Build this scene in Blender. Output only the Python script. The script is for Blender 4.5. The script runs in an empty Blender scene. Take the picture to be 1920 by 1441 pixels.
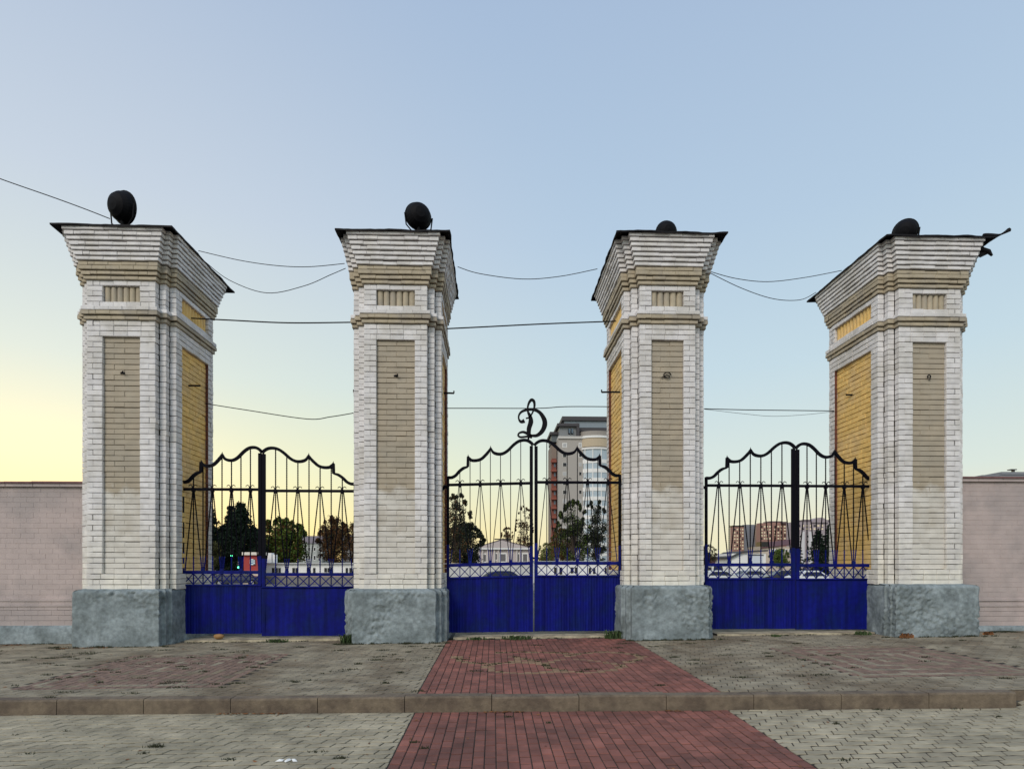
import bpy, math, random
from math import sin, cos, pi, radians
from mathutils import Vector, noise, Matrix
random.seed(7)
S = bpy.context.scene
COL = S.collection

# ------------------------------------------------------------------ camera
F = 1100.0; U0 = 960.0; V0 = 1062.0; YAW = math.atan(35/F)
CAM = Vector((0.0, -11.15, 1.40))
cam = bpy.data.cameras.new('camera'); co = bpy.data.objects.new('camera', cam); COL.objects.link(co)
cam.sensor_width = 36; cam.lens = F/1920*36; cam.shift_y = (V0-720.5)/1920
cam.clip_start = .05; cam.clip_end = 4000
co.location = CAM; co.rotation_euler = (radians(90), 0, -YAW)
S.camera = co
# ------------------------------------------------------------------ sky and added fill light
SUN_EL = radians(4); SUN_AZ = radians(-38)        # the low sun, behind the gates on the left (for the sky only)
w = bpy.data.worlds.new('World'); S.world = w; w.use_nodes = True
nt = w.node_tree; N = nt.nodes; L = nt.links; N.clear()
out = N.new('ShaderNodeOutputWorld'); bg = N.new('ShaderNodeBackground'); bg.inputs[1].default_value = .12
L.new(bg.outputs[0], out.inputs[0])
sky = N.new('ShaderNodeTexSky'); sky.sky_type = 'NISHITA'; sky.sun_disc = False
sky.sun_elevation = SUN_EL; sky.sun_rotation = SUN_AZ; sky.altitude = 200; sky.dust_density = 1.5
tc = N.new('ShaderNodeTexCoord'); sep = N.new('ShaderNodeSeparateXYZ'); L.new(tc.outputs['Generated'], sep.inputs[0])
def ramp(stops, src):
    r = N.new('ShaderNodeValToRGB'); e = r.color_ramp.elements
    while len(e) < len(stops): e.new(.5)
    for k, (p, c) in enumerate(stops): e[k].position = p; e[k].color = (*c, 1)
    L.new(src, r.inputs[0]); return r
def srgb(*c):
    return tuple(((x/255)/12.92 if x < 10 else ((x/255+.055)/1.055)**2.4) for x in c)
cool = ramp([(0, srgb(238,236,196)), (.05, srgb(242,236,204)), (.14, srgb(222,234,226)), (.30, srgb(200,222,233)), (.48, srgb(184,207,229)), (.72, srgb(168,190,219)), (1, srgb(140,165,205))], sep.outputs['Z'])
warm = ramp([(0, srgb(252,222,140)), (.06, srgb(250,236,172)), (.15, srgb(237,240,202)), (.28, srgb(216,230,224)), (.48, srgb(202,214,228)), (.72, srgb(187,198,218)), (1, srgb(140,165,205))], sep.outputs['Z'])
dot = N.new('ShaderNodeVectorMath'); dot.operation = 'DOT_PRODUCT'; L.new(tc.outputs['Generated'], dot.inputs[0])
dot.inputs[1].default_value = (sin(SUN_AZ), cos(SUN_AZ), 0)
mr = N.new('ShaderNodeMapRange'); mr.inputs['From Min'].default_value = .55; mr.inputs['From Max'].default_value = .98
mr.interpolation_type = 'SMOOTHSTEP'
L.new(dot.outputs['Value'], mr.inputs['Value'])
mx = N.new('ShaderNodeMix'); mx.data_type = 'RGBA'; L.new(mr.outputs[0], mx.inputs['Factor']); L.new(cool.outputs[0], mx.inputs['A']); L.new(warm.outputs[0], mx.inputs['B'])
sc = N.new('ShaderNodeVectorMath'); sc.operation = 'SCALE'; L.new(mx.outputs['Result'], sc.inputs[0]); sc.inputs['Scale'].default_value = 7.6
sk = N.new('ShaderNodeVectorMath'); sk.operation = 'SCALE'; L.new(sky.outputs[0], sk.inputs[0]); sk.inputs['Scale'].default_value = .12
ad = N.new('ShaderNodeVectorMath'); ad.operation = 'ADD'; L.new(sc.outputs[0], ad.inputs[0]); L.new(sk.outputs[0], ad.inputs[1])
L.new(ad.outputs[0], bg.inputs[0])
sd = bpy.data.lights.new('fill_sun', 'SUN'); sd.energy = 1.8; sd.angle = radians(28); sd.color = (1, .91, .80)  # soft fill added from behind the camera to brighten the pillar fronts
so = bpy.data.objects.new('fill_sun', sd); COL.objects.link(so)
so.rotation_euler = Vector((.45, .75, -.62)).to_track_quat('-Z', 'Y').to_euler()
so.location = (-20, -30, 30)
S.view_settings.view_transform = 'Standard'; S.view_settings.look = 'None'; S.view_settings.gamma = 1; S.view_settings.exposure = .05
S.render.engine = 'CYCLES'

# ------------------------------------------------------------------ helpers
def P(u, v, Y):
    k = (u-U0)/F
    d = Vector((sin(YAW)+k*cos(YAW), cos(YAW)-k*sin(YAW), (V0-v)/F))
    return CAM + d*((Y-CAM.y)/d.y)
def tag(o, label=None, cat=None, group=None, kind=None):
    if label: o['label'] = label
    if cat: o['category'] = cat
    if group: o['group'] = group
    if kind: o['kind'] = kind
    return o
def empty(name, loc, rz=0, label=None, cat=None, group=None):
    o = bpy.data.objects.new(name, None); COL.objects.link(o); o.location = loc; o.rotation_euler = (0, 0, rz)
    o.empty_display_size = .2
    return tag(o, label, cat, group)
class MB:
    def __init__(s): s.v = []; s.f = []; s.m = []
    def add(s, vs, fs, m=0):
        b = len(s.v); s.v += [tuple(p) for p in vs]; s.f += [tuple(b+i for i in f) for f in fs]; s.m += [m]*len(fs)
    def box(s, x0, x1, y0, y1, z0, z1, m=0, r=0):
        if r <= 0:
            s.add([(x0,y0,z0),(x1,y0,z0),(x1,y1,z0),(x0,y1,z0),(x0,y0,z1),(x1,y0,z1),(x1,y1,z1),(x0,y1,z1)],
                  [(0,3,2,1),(4,5,6,7),(0,1,5,4),(1,2,6,5),(2,3,7,6),(3,0,4,7)], m); return
        def ring(x0, x1, y0, y1, z, r):
            return [(x0+r,y0,z),(x1-r,y0,z),(x1,y0+r,z),(x1,y1-r,z),(x1-r,y1,z),(x0+r,y1,z),(x0,y1-r,z),(x0,y0+r,z)]
        vs = ring(x0,x1,y0,y1,z0,r)+ring(x0,x1,y0,y1,z1-r,r)+ring(x0+r,x1-r,y0+r,y1-r,z1,r*.5)
        fs = [tuple(range(7,-1,-1)), tuple(range(16,24))]
        for k in range(2):
            for i in range(8):
                j = (i+1)%8; fs.append((k*8+i, k*8+j, k*8+8+j, k*8+8+i))
        s.add(vs, fs, m)
    def prism(s, pts, z0, z1, m=0):
        n = len(pts)
        s.add([(x,y,z0) for x,y in pts]+[(x,y,z1) for x,y in pts],
              [tuple(range(n-1,-1,-1)), tuple(range(n,2*n))]+[(i,(i+1)%n,n+(i+1)%n,n+i) for i in range(n)], m)
    def tube(s, pts, r, n=6, m=0, sq=False, twist=0, caps=True):
        pts = [Vector(p) for p in pts]; rings = []
        for i, p in enumerate(pts):
            t = (pts[min(i+1,len(pts)-1)]-pts[max(i-1,0)]).normalized()
            a = Vector((0,1,0)) if abs(t.y) < .9 else Vector((1,0,0))
            b1 = t.cross(a).normalized(); b2 = t.cross(b1)
            rr = r[i] if isinstance(r, (list, tuple)) else r
            rings.append([p+(b1*cos(2*pi*k/n+pi/4+twist*i)+b2*sin(2*pi*k/n+pi/4+twist*i))*rr for k in range(n)])
        vs = [q for g in rings for q in g]; fs = []
        for i in range(len(pts)-1):
            for k in range(n):
                k2 = (k+1)%n; fs.append((i*n+k, i*n+k2, (i+1)*n+k2, (i+1)*n+k))
        if caps: fs += [tuple(range(n-1,-1,-1)), tuple((len(pts)-1)*n+k for k in range(n))]
        s.add(vs, fs, m)
    def ribbon(s, pts, ws, y0, y1, m=0):
        """flat band in the XZ plane, pts (x,z), widths ws, thickness from y0 to y1"""
        n = len(pts); vs = []
        for i in range(n):
            a = Vector(pts[max(i-1,0)]); b = Vector(pts[min(i+1,n-1)]); t = (b-a).normalized(); q = Vector((-t.y, t.x))*ws[i]/2
            p = Vector(pts[i])
            for yy in (y0, y1):
                vs += [(p.x+q.x, yy, p.y+q.y), (p.x-q.x, yy, p.y-q.y)]
        fs = []
        for i in range(n-1):
            a = i*4; b = a+4
            fs += [(a,a+1,b+1,b), (a+2,b+2,b+3,a+3), (a,b,b+2,a+2), (a+1,a+3,b+3,b+1)]
        fs += [(0,2,3,1), (4*n-4,4*n-3,4*n-1,4*n-2)]
        s.add(vs, fs, m)
    def lathe(s, prof, n=24, M=None, m=0):
        vs = []
        for r, z in prof:
            for k in range(n):
                p = Vector((r*cos(2*pi*k/n), r*sin(2*pi*k/n), z)); vs.append(M@p if M else p)
        fs = [(i*n+k, i*n+(k+1)%n, (i+1)*n+(k+1)%n, (i+1)*n+k) for i in range(len(prof)-1) for k in range(n)]
        fs += [tuple(range(n-1,-1,-1)), tuple((len(prof)-1)*n+k for k in range(n))]
        s.add(vs, fs, m)
    def build(s, name, mats, parent=None, smooth=False, off=None, label=None):
        me = bpy.data.meshes.new(name)
        v = s.v if off is None else [(x-off[0], y-off[1], z-off[2]) for x,y,z in s.v]
        me.from_pydata(v, [], s.f)
        mats = mats if isinstance(mats, (list, tuple)) else [mats]
        for mm in mats: me.materials.append(mm)
        if len(mats) > 1: me.polygons.foreach_set('material_index', s.m)
        if smooth: me.polygons.foreach_set('use_smooth', [True]*len(me.polygons))
        me.update()
        o = bpy.data.objects.new(name, me); COL.objects.link(o)
        if off is not None and parent is None: o.location = off
        if parent is not None: o.parent = parent
        if label: o['label'] = label
        return o
def smooth_pts(pts, k=6):
    out = []; n = len(pts)
    for i in range(n-1):
        p = [Vector(pts[max(i-1,0)]), Vector(pts[i]), Vector(pts[i+1]), Vector(pts[min(i+2,n-1)])]
        for j in range(k):
            t = j/k
            out.append(.5*((2*p[1])+(p[2]-p[0])*t+(2*p[0]-5*p[1]+4*p[2]-p[3])*t*t+(3*p[1]-p[0]-3*p[2]+p[3])*t**3))
    out.append(Vector(pts[-1])); return out

# ------------------------------------------------------------------ materials
def mat(name, col, rough=.8, var=.0, noise_s=3.0, noise_a=.0, col2=None, bump=0, bump_s=40, metal=0, fine=0, zmix=None, emit=0, spec=None, streak=0):
    m = bpy.data.materials.new(name); m.use_nodes = True; t = m.node_tree; n = t.nodes; l = t.links
    b = n['Principled BSDF']; b.inputs['Roughness'].default_value = rough; b.inputs['Metallic'].default_value = metal
    if spec is not None: b.inputs['Specular IOR Level'].default_value = spec
    tcn = n.new('ShaderNodeTexCoord')
    cur = n.new('ShaderNodeRGB'); cur.outputs[0].default_value = (*col, 1); cur = cur.outputs[0]
    def mix(fac, a, bcol, mode='MIX'):
        q = n.new('ShaderNodeMix'); q.data_type = 'RGBA'; q.blend_type = mode
        if isinstance(fac, float): q.inputs['Factor'].default_value = fac
        else: l.new(fac, q.inputs['Factor'])
        l.new(a, q.inputs['A'])
        if isinstance(bcol, tuple): q.inputs['B'].default_value = (*bcol, 1)
        else: l.new(bcol, q.inputs['B'])
        return q.outputs['Result']
    def nz(scale, lo, hi, detail=6, vec=None):
        q = n.new('ShaderNodeTexNoise'); q.inputs['Scale'].default_value = scale; q.inputs['Detail'].default_value = detail
        l.new(vec if vec is not None else tcn.outputs['Object'], q.inputs['Vector'])
        r = n.new('ShaderNodeMapRange'); r.inputs['From Min'].default_value = lo; r.inputs['From Max'].default_value = hi
        l.new(q.outputs['Fac'], r.inputs['Value']); return r.outputs[0]
    if zmix:   # a coat of other paint below height z, with a ragged edge
        z0, z1, c = zmix
        sp = n.new('ShaderNodeSeparateXYZ'); l.new(tcn.outputs['Object'], sp.inputs[0])
        q = n.new('ShaderNodeMath'); q.operation = 'MULTIPLY_ADD'; l.new(nz(5, .3, .7), q.inputs[0]); q.inputs[1].default_value = .3; l.new(sp.outputs['Z'], q.inputs[2])
        r = n.new('ShaderNodeMapRange'); r.inputs['From Min'].default_value = z1+.15; r.inputs['From Max'].default_value = z0+.15; l.new(q.outputs[0], r.inputs['Value'])
        cur = mix(r.outputs[0], cur, c)
    if col2 is not None: cur = mix(nz(noise_s, .45-noise_a*.3, .62), cur, col2)
    if var:
        g = n.new('ShaderNodeNewGeometry'); r = n.new('ShaderNodeMapRange'); r.inputs['To Min'].default_value = 1-var; r.inputs['To Max'].default_value = 1+var*.6
        l.new(g.outputs['Random Per Island'], r.inputs['Value'])
        h = n.new('ShaderNodeHueSaturation'); l.new(r.outputs[0], h.inputs['Value']); l.new(cur, h.inputs['Color']); cur = h.outputs[0]
    if fine:
        r = n.new('ShaderNodeMapRange'); r.inputs['To Min'].default_value = 1-fine; r.inputs['To Max'].default_value = 1+fine*.4
        l.new(nz(noise_s*4.3, .3, .7, 8), r.inputs['Value'])
        h = n.new('ShaderNodeHueSaturation'); l.new(r.outputs[0], h.inputs['Value']); l.new(cur, h.inputs['Color']); cur = h.outputs[0]
    if streak:
        mp = n.new('ShaderNodeMapping'); mp.inputs['Scale'].default_value = (14, 14, .7); l.new(tcn.outputs['Object'], mp.inputs[0])
        r = n.new('ShaderNodeMapRange'); r.inputs['To Min'].default_value = 1-streak; r.inputs['To Max'].default_value = 1+streak*.5
        l.new(nz(1, .35, .65, 4, mp.outputs[0]), r.inputs['Value'])
        h = n.new('ShaderNodeHueSaturation'); l.new(r.outputs[0], h.inputs['Value']); l.new(cur, h.inputs['Color']); cur = h.outputs[0]
    l.new(cur, b.inputs['Base Color'])
    if bump:
        bp = n.new('ShaderNodeBump'); bp.inputs['Strength'].default_value = bump; bp.inputs['Distance'].default_value = .02*max(1, bump*2.5 if bump > .9 else 1)
        q = n.new('ShaderNodeTexNoise'); q.inputs['Scale'].default_value = bump_s; q.inputs['Detail'].default_value = 6; l.new(tcn.outputs['Object'], q.inputs['Vector'])
        l.new(q.outputs['Fac'], bp.inputs['Height']); l.new(bp.outputs[0], b.inputs['Normal'])
    if emit:
        b.inputs['Emission Color'].default_value = (*col, 1); b.inputs['Emission Strength'].default_value = emit
    return m
M_white = mat('white_painted_brick', (.77,.745,.745), .75, var=.07, col2=(.66,.63,.60), noise_s=1.4, fine=.16, bump=.25, bump_s=60, zmix=(1.2, 2.6, (.80,.76,.68)))
M_beige = mat('beige_painted_brick', (.47,.40,.29), .8, var=.08, col2=(.40,.35,.28), noise_s=2, fine=.14, bump=.25, bump_s=60)
M_panel = mat('front_panel_paint', (.44,.375,.285), .8, var=.05, col2=(.41,.36,.285), noise_s=1, fine=.12, bump=.3, bump_s=50, zmix=(2.78, 2.95, (.69,.655,.60)))
M_yellow = mat('yellow_painted_brick', (.86,.57,.19), .75, var=.10, col2=(.80,.55,.24), noise_s=2, fine=.16, bump=.3, bump_s=50)
M_mortar = mat('old_mortar', (.13,.11,.09), .95, fine=.3)
M_redbr = mat('bare_red_brick', (.16,.055,.035), .9, var=.2, fine=.3)
M_plinth = mat('painted_render', (.30,.35,.37), .85, col2=(.185,.22,.23), noise_s=3, noise_a=.3, fine=.35, bump=.45, bump_s=30)
M_roof = mat('roof_tin', (.010,.009,.011), .7, fine=.4, spec=.2)
M_iron = mat('black_iron', (.005,.005,.007), .7, spec=.15)
M_blue = mat('blue_gate_paint', (.004,.008,.17), .6, col2=(.004,.012,.12), noise_s=3, fine=.2, streak=.3, spec=.12)
M_backlit = mat('backlit_gate_blue', (.003,.003,.007), .7, spec=.1)  # gate blue darkened as if backlit by the sky; shade put into the colour
M_wall = mat('pink_wall_paint', (.49,.405,.385), .85, var=.03, col2=(.39,.335,.325), noise_s=.9, fine=.1, bump=.3, bump_s=50)
M_wallcap = mat('wall_cap', (.22,.12,.12), .9, fine=.3)
M_paver = mat('grey_paver', (.40,.35,.25), .9, var=.12, col2=(.31,.275,.195), noise_s=.9, fine=.35, bump=.3, bump_s=80)
M_paver2 = mat('old_grey_paver', (.29,.25,.18), .92, var=.15, col2=(.19,.15,.10), noise_s=.8, fine=.35, bump=.3, bump_s=80)
M_redp = mat('red_paver', (.26,.098,.074), .88, var=.24, col2=(.18,.072,.056), noise_s=1.1, fine=.3, bump=.3, bump_s=80)
M_palep = mat('pale_paver', (.27,.17,.10), .9, var=.2, fine=.3)
M_redold = mat('faded_red_paver', (.22,.145,.11), .9, var=.2, fine=.35)
M_joint = mat('joint_dirt', (.03,.026,.02), 1, fine=.4)
M_kerb = mat('kerb_concrete', (.175,.135,.095), .9, col2=(.12,.09,.065), noise_s=4, fine=.25, bump=.4, bump_s=50)
M_ground = mat('asphalt', (.085,.08,.075), .95, col2=(.06,.058,.05), noise_s=.4, fine=.2)
M_thresh = mat('threshold_concrete', (.42,.36,.25), .9, fine=.3, col2=(.24,.20,.14), noise_s=3)
M_weed = mat('weed_green', (.05,.085,.025), .8, var=.4)
M_dryleaf = mat('dry_leaves', (.22,.09,.03), .8, var=.5)
M_moss = mat('joint_moss', (.03,.035,.015), .95, var=.4)
M_leaf = mat('leaf_green', (.10,.15,.025), .7, var=.5, spec=.2)
M_leafd = mat('leaf_dark', (.028,.034,.018), .7, var=.5, spec=.2)
M_leafr = mat('leaf_autumn', (.12,.055,.02), .7, var=.5, spec=.2)
M_needle = mat('needle_dark', (.014,.026,.016), .8, var=.5, spec=.1)
M_bark = mat('bark', (.05,.035,.025), .95)
M_wh = mat('white_wall', (.82,.81,.79), .8, fine=.06)
M_dk = mat('dark_window', (.012,.012,.016), .25)
M_glass = mat('window_glass', (.10,.14,.18), .15)

# ------------------------------------------------------------------ ground heights
def g(x, y):
    x = max(-16, min(16, x))
    near = .0085*(x-.7)+.0136*y
    t = max(0, min(1, (y-3.2)/8)); t = t*t*(3-2*t)
    return near*(1-t)+(-.4)*t
def kerbY(x): return -4.37-.035*x
KH = .165
KX0, KX1 = -12.0, None
KX1 = P(1884, 1297, -4.55).x
def low(x, y):      # lower pavement height: a step below, rising to meet the upper one past the kerb's end
    d = KH
    if x > KX1:
        t = min(1, (x-KX1)/.7); s_ = min(1, max(0, 1-(kerbY(x)-y)/1.6)); d = KH*(1-t*s_)
    return g(x, y)-d
# ground sheet
mb = MB()
xs = [-1500,-600,-200,-80,-40,-24]+[x*1.0 for x in range(-16,17)]+[24,40,80,200,600,1500]
yo = [-1500,-300,-60,-30,-16,-10,-7,-5.2,-3.2,-1.6,-.8,-.012]
yu = [.012,1,2,3.2,4.4,5.6,7,8,9,10,11,12.5,14,16,20,30,45,60,90,150,300,700,1800]
rows = []
for q in yo: rows.append([(x, kerbY(max(-20,min(20,x)))+q, low(x, kerbY(max(-20,min(20,x)))+q)-.035) for x in xs])
for q in yu: rows.append([(x, kerbY(max(-20,min(20,x)))+q, g(x, kerbY(max(-20,min(20,x)))+q)-.035) for x in xs])
vs = [p for r in rows for p in r]; nx = len(xs)
mb.add(vs, [(j*nx+i, j*nx+i+1, (j+1)*nx+i+1, (j+1)*nx+i) for j in range(len(rows)-1) for i in range(nx-1)])
tag(mb.build('ground', M_ground), kind='structure')

# ------------------------------------------------------------------ pavers
RX0, RX1 = -.88, 2.6
def paver(mb, pts, hf, m, gap=.004):
    cx = sum(p[0] for p in pts)/len(pts); cy = sum(p[1] for p in pts)/len(pts)
    dz = max(-.0025, min(.004, random.gauss(0, .0018))); tx = max(-.012, min(.012, random.gauss(0, .006))); ty = max(-.012, min(.012, random.gauss(0, .006)))
    b = .006; r1 = []; r2 = []; r0 = []
    hw = max(.01, (max(p[0] for p in pts)-min(p[0] for p in pts))/2); hh = max(.01, (max(p[1] for p in pts)-min(p[1] for p in pts))/2)
    for x, y in pts:
        dx, dy = x-cx, y-cy
        gy = gap*2.1; x1, y1 = cx+dx*(1-gap/hw), cy+dy*max(.1, 1-gy/hh); x2, y2 = cx+dx*(1-(gap+b)/hw), cy+dy*max(.08, 1-(gy+b)/hh)
        h = hf(x, y)+dz+tx*dx+ty*dy
        r0.append((x1, y1, h-.03)); r1.append((x1, y1, h-.004)); r2.append((x2, y2, h))
    n = len(pts)
    mb.add(r0+r1+r2, [tuple(range(2*n, 3*n))]+[(k*n+i, k*n+(i+1)%n, (k+1)*n+(i+1)%n, (k+1)*n+i) for k in range(2) for i in range(n)], m)
SQ = [(4.7, 7.25, -3.75, -1.25), (-5.95, -3.4, -3.75, -1.25)]
def insq(x, y):
    return any(a < x < b and c < y < d for a, b, c, d in SQ)
def wave(x): return .013*(abs(((x/.1125) % 2)-1)*2-1)
def grey_pave(mb, x0, x1, y0, y1, hf, ylim, skip, m=0, cl=None, ch=None, yhi=None, ylo=None):
    j = 0; y = y0; W = .112; Lp = .225
    while y < y1:
        x = x0+(Lp/2 if j % 2 else 0)
        while x < x1:
            cxm, cym = x+Lp/2, y+W/2
            if ylim(cxm, cym) and not skip(cxm, cym):
                k = .03
                pts = [(x, y+wave(x)), (x+Lp/4, y+wave(x+Lp/4)), (x+Lp/2, y+wave(x+Lp/2)), (x+Lp*.75, y+wave(x+Lp*.75)), (x+Lp, y+wave(x+Lp)),
                       (x+Lp+k, y+W+wave(x+Lp)), (x+Lp*.75+k, y+W+wave(x+Lp*.75)), (x+Lp/2+k, y+W+wave(x+Lp/2)), (x+Lp/4+k, y+W+wave(x+Lp/4)), (x+k, y+W+wave(x))]
                if cl is not None: pts = [(max(px_, cl+random.uniform(0,.004)), py_) for px_, py_ in pts]
                if ch is not None: pts = [(min(px_, ch-random.uniform(0,.004)), py_) for px_, py_ in pts]
                if yhi: pts = [(px_, min(py_, kerbY(px_)+yhi if px_ < KX1 else py_)) for px_, py_ in pts]
                if ylo: pts = [(px_, max(py_, kerbY(px_)+ylo)) for px_, py_ in pts]
                if max(p_[1] for p_ in pts)-min(p_[1] for p_ in pts) < .035: x += Lp; continue
                if max(p_[0] for p_ in pts)-min(p_[0] for p_ in pts) > .03: paver(mb, pts, hf, m, .0058)
            x += Lp
        y += W; j += 1
# lower pavement
mb = MB()
def yl(x, y): return y < kerbY(x)-.22
# clip edge row so it just touches the kerb
grey_pave(mb, -9.5, RX0+.1, -9.6, -3.9, low, lambda x, y: y < kerbY(x)-.12, lambda x, y: False, ch=RX0-.004, yhi=-.152)
grey_pave(mb, RX1-.2, 10.5, -9.6, -3.9, low, lambda x, y: y < kerbY(x)-.12 or (x > KX1+.05 and y < kerbY(x)+.07), lambda x, y: False, cl=RX1+.035, yhi=-.152)
RL = .165
x = RX0; c = 0
while x < RX1-.05:
    y = -9.6+random.random()*.16
    while y < kerbY(x)-.16:
        y2 = min(y+RL, kerbY(x)-.155)
        if y2-y > .04: paver(mb, [(x,y),(x+.1,y),(x+.1,y2),(x,y2)], low, 1, .0042)
        y += RL
    x += .1005; c += 1
tag(mb.build('lower_pavement', [M_paver, M_redp]), kind='structure')
# lying emblem in the red path (pale pavers following curved lines)
def GP(zx, zy):
    u, v = 640+zx/3, 1180+zy/3
    y = -3
    for _ in range(12):
        q = P(u, v, y); y += (q.z-g(q.x, q.y))*(CAM.y-y)/(q.z-CAM.z)*-1 if False else 0
        # march: intersect ray with local ground height
        d = (q-CAM); t = (g(q.x, q.y)-CAM.z)/d.z; y = CAM.y+d.y*t
    q = P(u, v, y); return (q.x, q.y)
strokes = [[(650,150),(660,172),(740,186),(860,190),(960,180),(1000,160)],
           [(960,150),(1040,165),(1120,185),(1180,215),(1260,228)],
           [(1240,165),(1140,185),(1000,182),(880,190),(822,205),(860,232),(980,242),(1100,240),(1240,232),(1400,238),(1540,222),(1570,198),(1480,180),(1340,165)],
           [(1280,145),(1380,130),(1500,124),(1640,138),(1690,156),(1600,184)],
           [(880,128),(1080,126),(1280,132)]]
EMB = []
for st in strokes: EMB.append([Vector(p) for p in smooth_pts([GP(*q) for q in st], 8)])
def onemb(x, y):
    for st in EMB:
        for p in st:
            if (p.x-x)**2+(p.y-y)**2 < .0036: return True
    return False
mb = MB()
up_lim = lambda x, y: kerbY(x)+.07 < y < .9
grey_pave(mb, -13, RX0+.1, -5, .42, g, lambda x, y: y > kerbY(x)-.02, insq, 0, ch=RX0-.004, ylo=.004)
grey_pave(mb, RX1-.2, 13, -5, .42, g, lambda x, y: y > kerbY(x)-.02, insq, 0, cl=RX1+.035, ylo=.004)
x = RX0; c = 0
while x < RX1-.05:
    y = kerbY(x)+.006-random.random()*.15
    while y < .15:
        ya = max(y, kerbY(x)+.004); y2 = y+RL
        if y2-ya > .03:
            if onemb(x+.05, (ya+y2)/2) or onemb(x+.05, ya+.04) or onemb(x+.05, y2-.04):
                for q0, q1 in ((ya, (ya+y2)/2), ((ya+y2)/2, y2)):
                    paver(mb, [(x,q0),(x+.1,q0),(x+.1,q1),(x,q1)], g, 2 if onemb(x+.05, (q0+q1)/2) else 1, .003)
            else: paver(mb, [(x,ya),(x+.1,ya),(x+.1,y2),(x,y2)], g, 1, .0042)
        y += RL
    x += .1005; c += 1
for q, (a, b, c_, d_) in enumerate(SQ):
    n = 24; s_ = (b-a)/n
    for i in range(n):
        for j in range(n):
            k = min(i, j, n-1-i, n-1-j)
            br = ((i*7+j*3) % 11 == 0 and k % 2 == 0 and k > 1)
            m_ = 3 if (k % 3 != 1) != br else (0 if q == 0 else 0)
            if q == 1 and random.random() < .25: m_ = 3
            paver(mb, [(a+i*s_,c_+j*s_),(a+i*s_+s_,c_+j*s_),(a+i*s_+s_,c_+j*s_+s_),(a+i*s_,c_+j*s_+s_)], g, m_, .003)
tag(mb.build('upper_pavement', [M_paver2, M_redp, M_palep, M_redold]), kind='structure')

# dirt bed that fills the joints
mb = MB()
for hf, ya, yb, xa, xb, w_ in ((low, -9.7, None, -9.6, 10.8, 0), (g, None, .5, -13.2, 13.2, 1)):
    nx_, ny_ = int((xb-xa)/.3), 24; vs = []
    for j in range(ny_+1):
        for i in range(nx_+1):
            x = xa+(xb-xa)*i/nx_; k = kerbY(x)
            y0_, y1_ = (ya, k+(-.02 if x < KX1-.2 else -.001)) if w_ == 0 else (k+.001, yb)
            y = y0_+(y1_-y0_)*(j/ny_ if w_ else 1-(1-j/ny_)**1.5)
            vs.append((x, y, hf(x, y)-.0075-(.035 if w_ == 0 and x > KX1-.4 else 0)))
    mb.add(vs, [(j*(nx_+1)+i, j*(nx_+1)+i+1, (j+1)*(nx_+1)+i+1, (j+1)*(nx_+1)+i) for j in range(ny_) for i in range(nx_)])
tag(mb.build('paving_bed', M_joint), kind='structure')
# kerb
mb = MB(); x = P(922, 1300, -4.4).x-12*.985
while x < KX1-.05:
    x1 = min(x+.985, KX1); e = x1 >= KX1-.01
    a, b = x+.004, x1-.004
    ya, yb = kerbY(a), kerbY(b); jz = random.gauss(0, .003)
    def sect(X, Y, dz=0, k=0):
        z = g(X, Y)+jz
        return [(X, Y-.15+k, z-KH-.05), (X, Y-.15+k, z-.018-dz), (X, Y-.137+k, z+.002-dz), (X, Y, z+.004-dz), (X, Y, z-KH-.05)]
    secs = [sect(a, ya), sect(b, yb)]
    if e: secs = [sect(a, ya), sect(b-.16, yb), sect(b-.07, yb, .025, .02), sect(b-.02, yb, .075, .05), sect(b, yb, .12, .09)]
    vs = [p for s_ in secs for p in s_]; fs = [(0,1,2,3,4), tuple(range(len(vs)-1, len(vs)-6, -1))]
    for i in range(len(secs)-1):
        for k in range(5): fs.append((i*5+k, (i+1)*5+k, (i+1)*5+(k+1)%5, i*5+(k+1)%5))
    mb.add(vs, fs); x = x1
n_ = 8
for i in range(n_):
    a, b = KX1-.03+.8*i/n_, KX1-.03+.8*(i+1)/n_
    mb.add([(a,kerbY(a)-.002,g(a,0*a+kerbY(a))-.3),(b,kerbY(b)-.002,g(b,kerbY(b))-.3),(b,kerbY(b)-.002,g(b,kerbY(b))-.003),(a,kerbY(a)-.002,g(a,kerbY(a))-.003)], [(0,1,2,3)])
tag(mb.build('kerb', M_kerb), kind='structure')

# ------------------------------------------------------------------ brickwork
def brick(mb, x, y, z, ux, uy, Ln, H, D, m=0, r=.007):
    q_ = 1 if r > .005 else .25
    nx_, ny_ = uy, -ux
    j = random.gauss(0, .003)*q_; ja = random.gauss(0, .0018)*q_
    def pt(a, d, h): return (x+ux*a+nx_*(d+j), y+uy*a+ny_*(d+j), z+h+ja)
    z0, z1 = random.uniform(0, .0015), H-random.uniform(0, .002)-(.006*q_*random.random() if random.random() < .12 else 0)
    vs = [pt(0,-D,z0), pt(Ln,-D,z0), pt(Ln,-D,z1), pt(0,-D,z1), pt(0,-r,z0), pt(Ln,-r,z0), pt(Ln,-r,z1), pt(0,-r,z1),
          pt(r,0,z0+r), pt(Ln-r,0,z0+r), pt(Ln-r,0,z1-r), pt(r,0,z1-r)]
    fs = [(8,9,10,11)]
    for a in (0, 4):
        for k in range(4): fs.append((a+k, a+(k+1)%4, a+4+(k+1)%4, a+4+k))
    mb.add(vs, fs, m)
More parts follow.
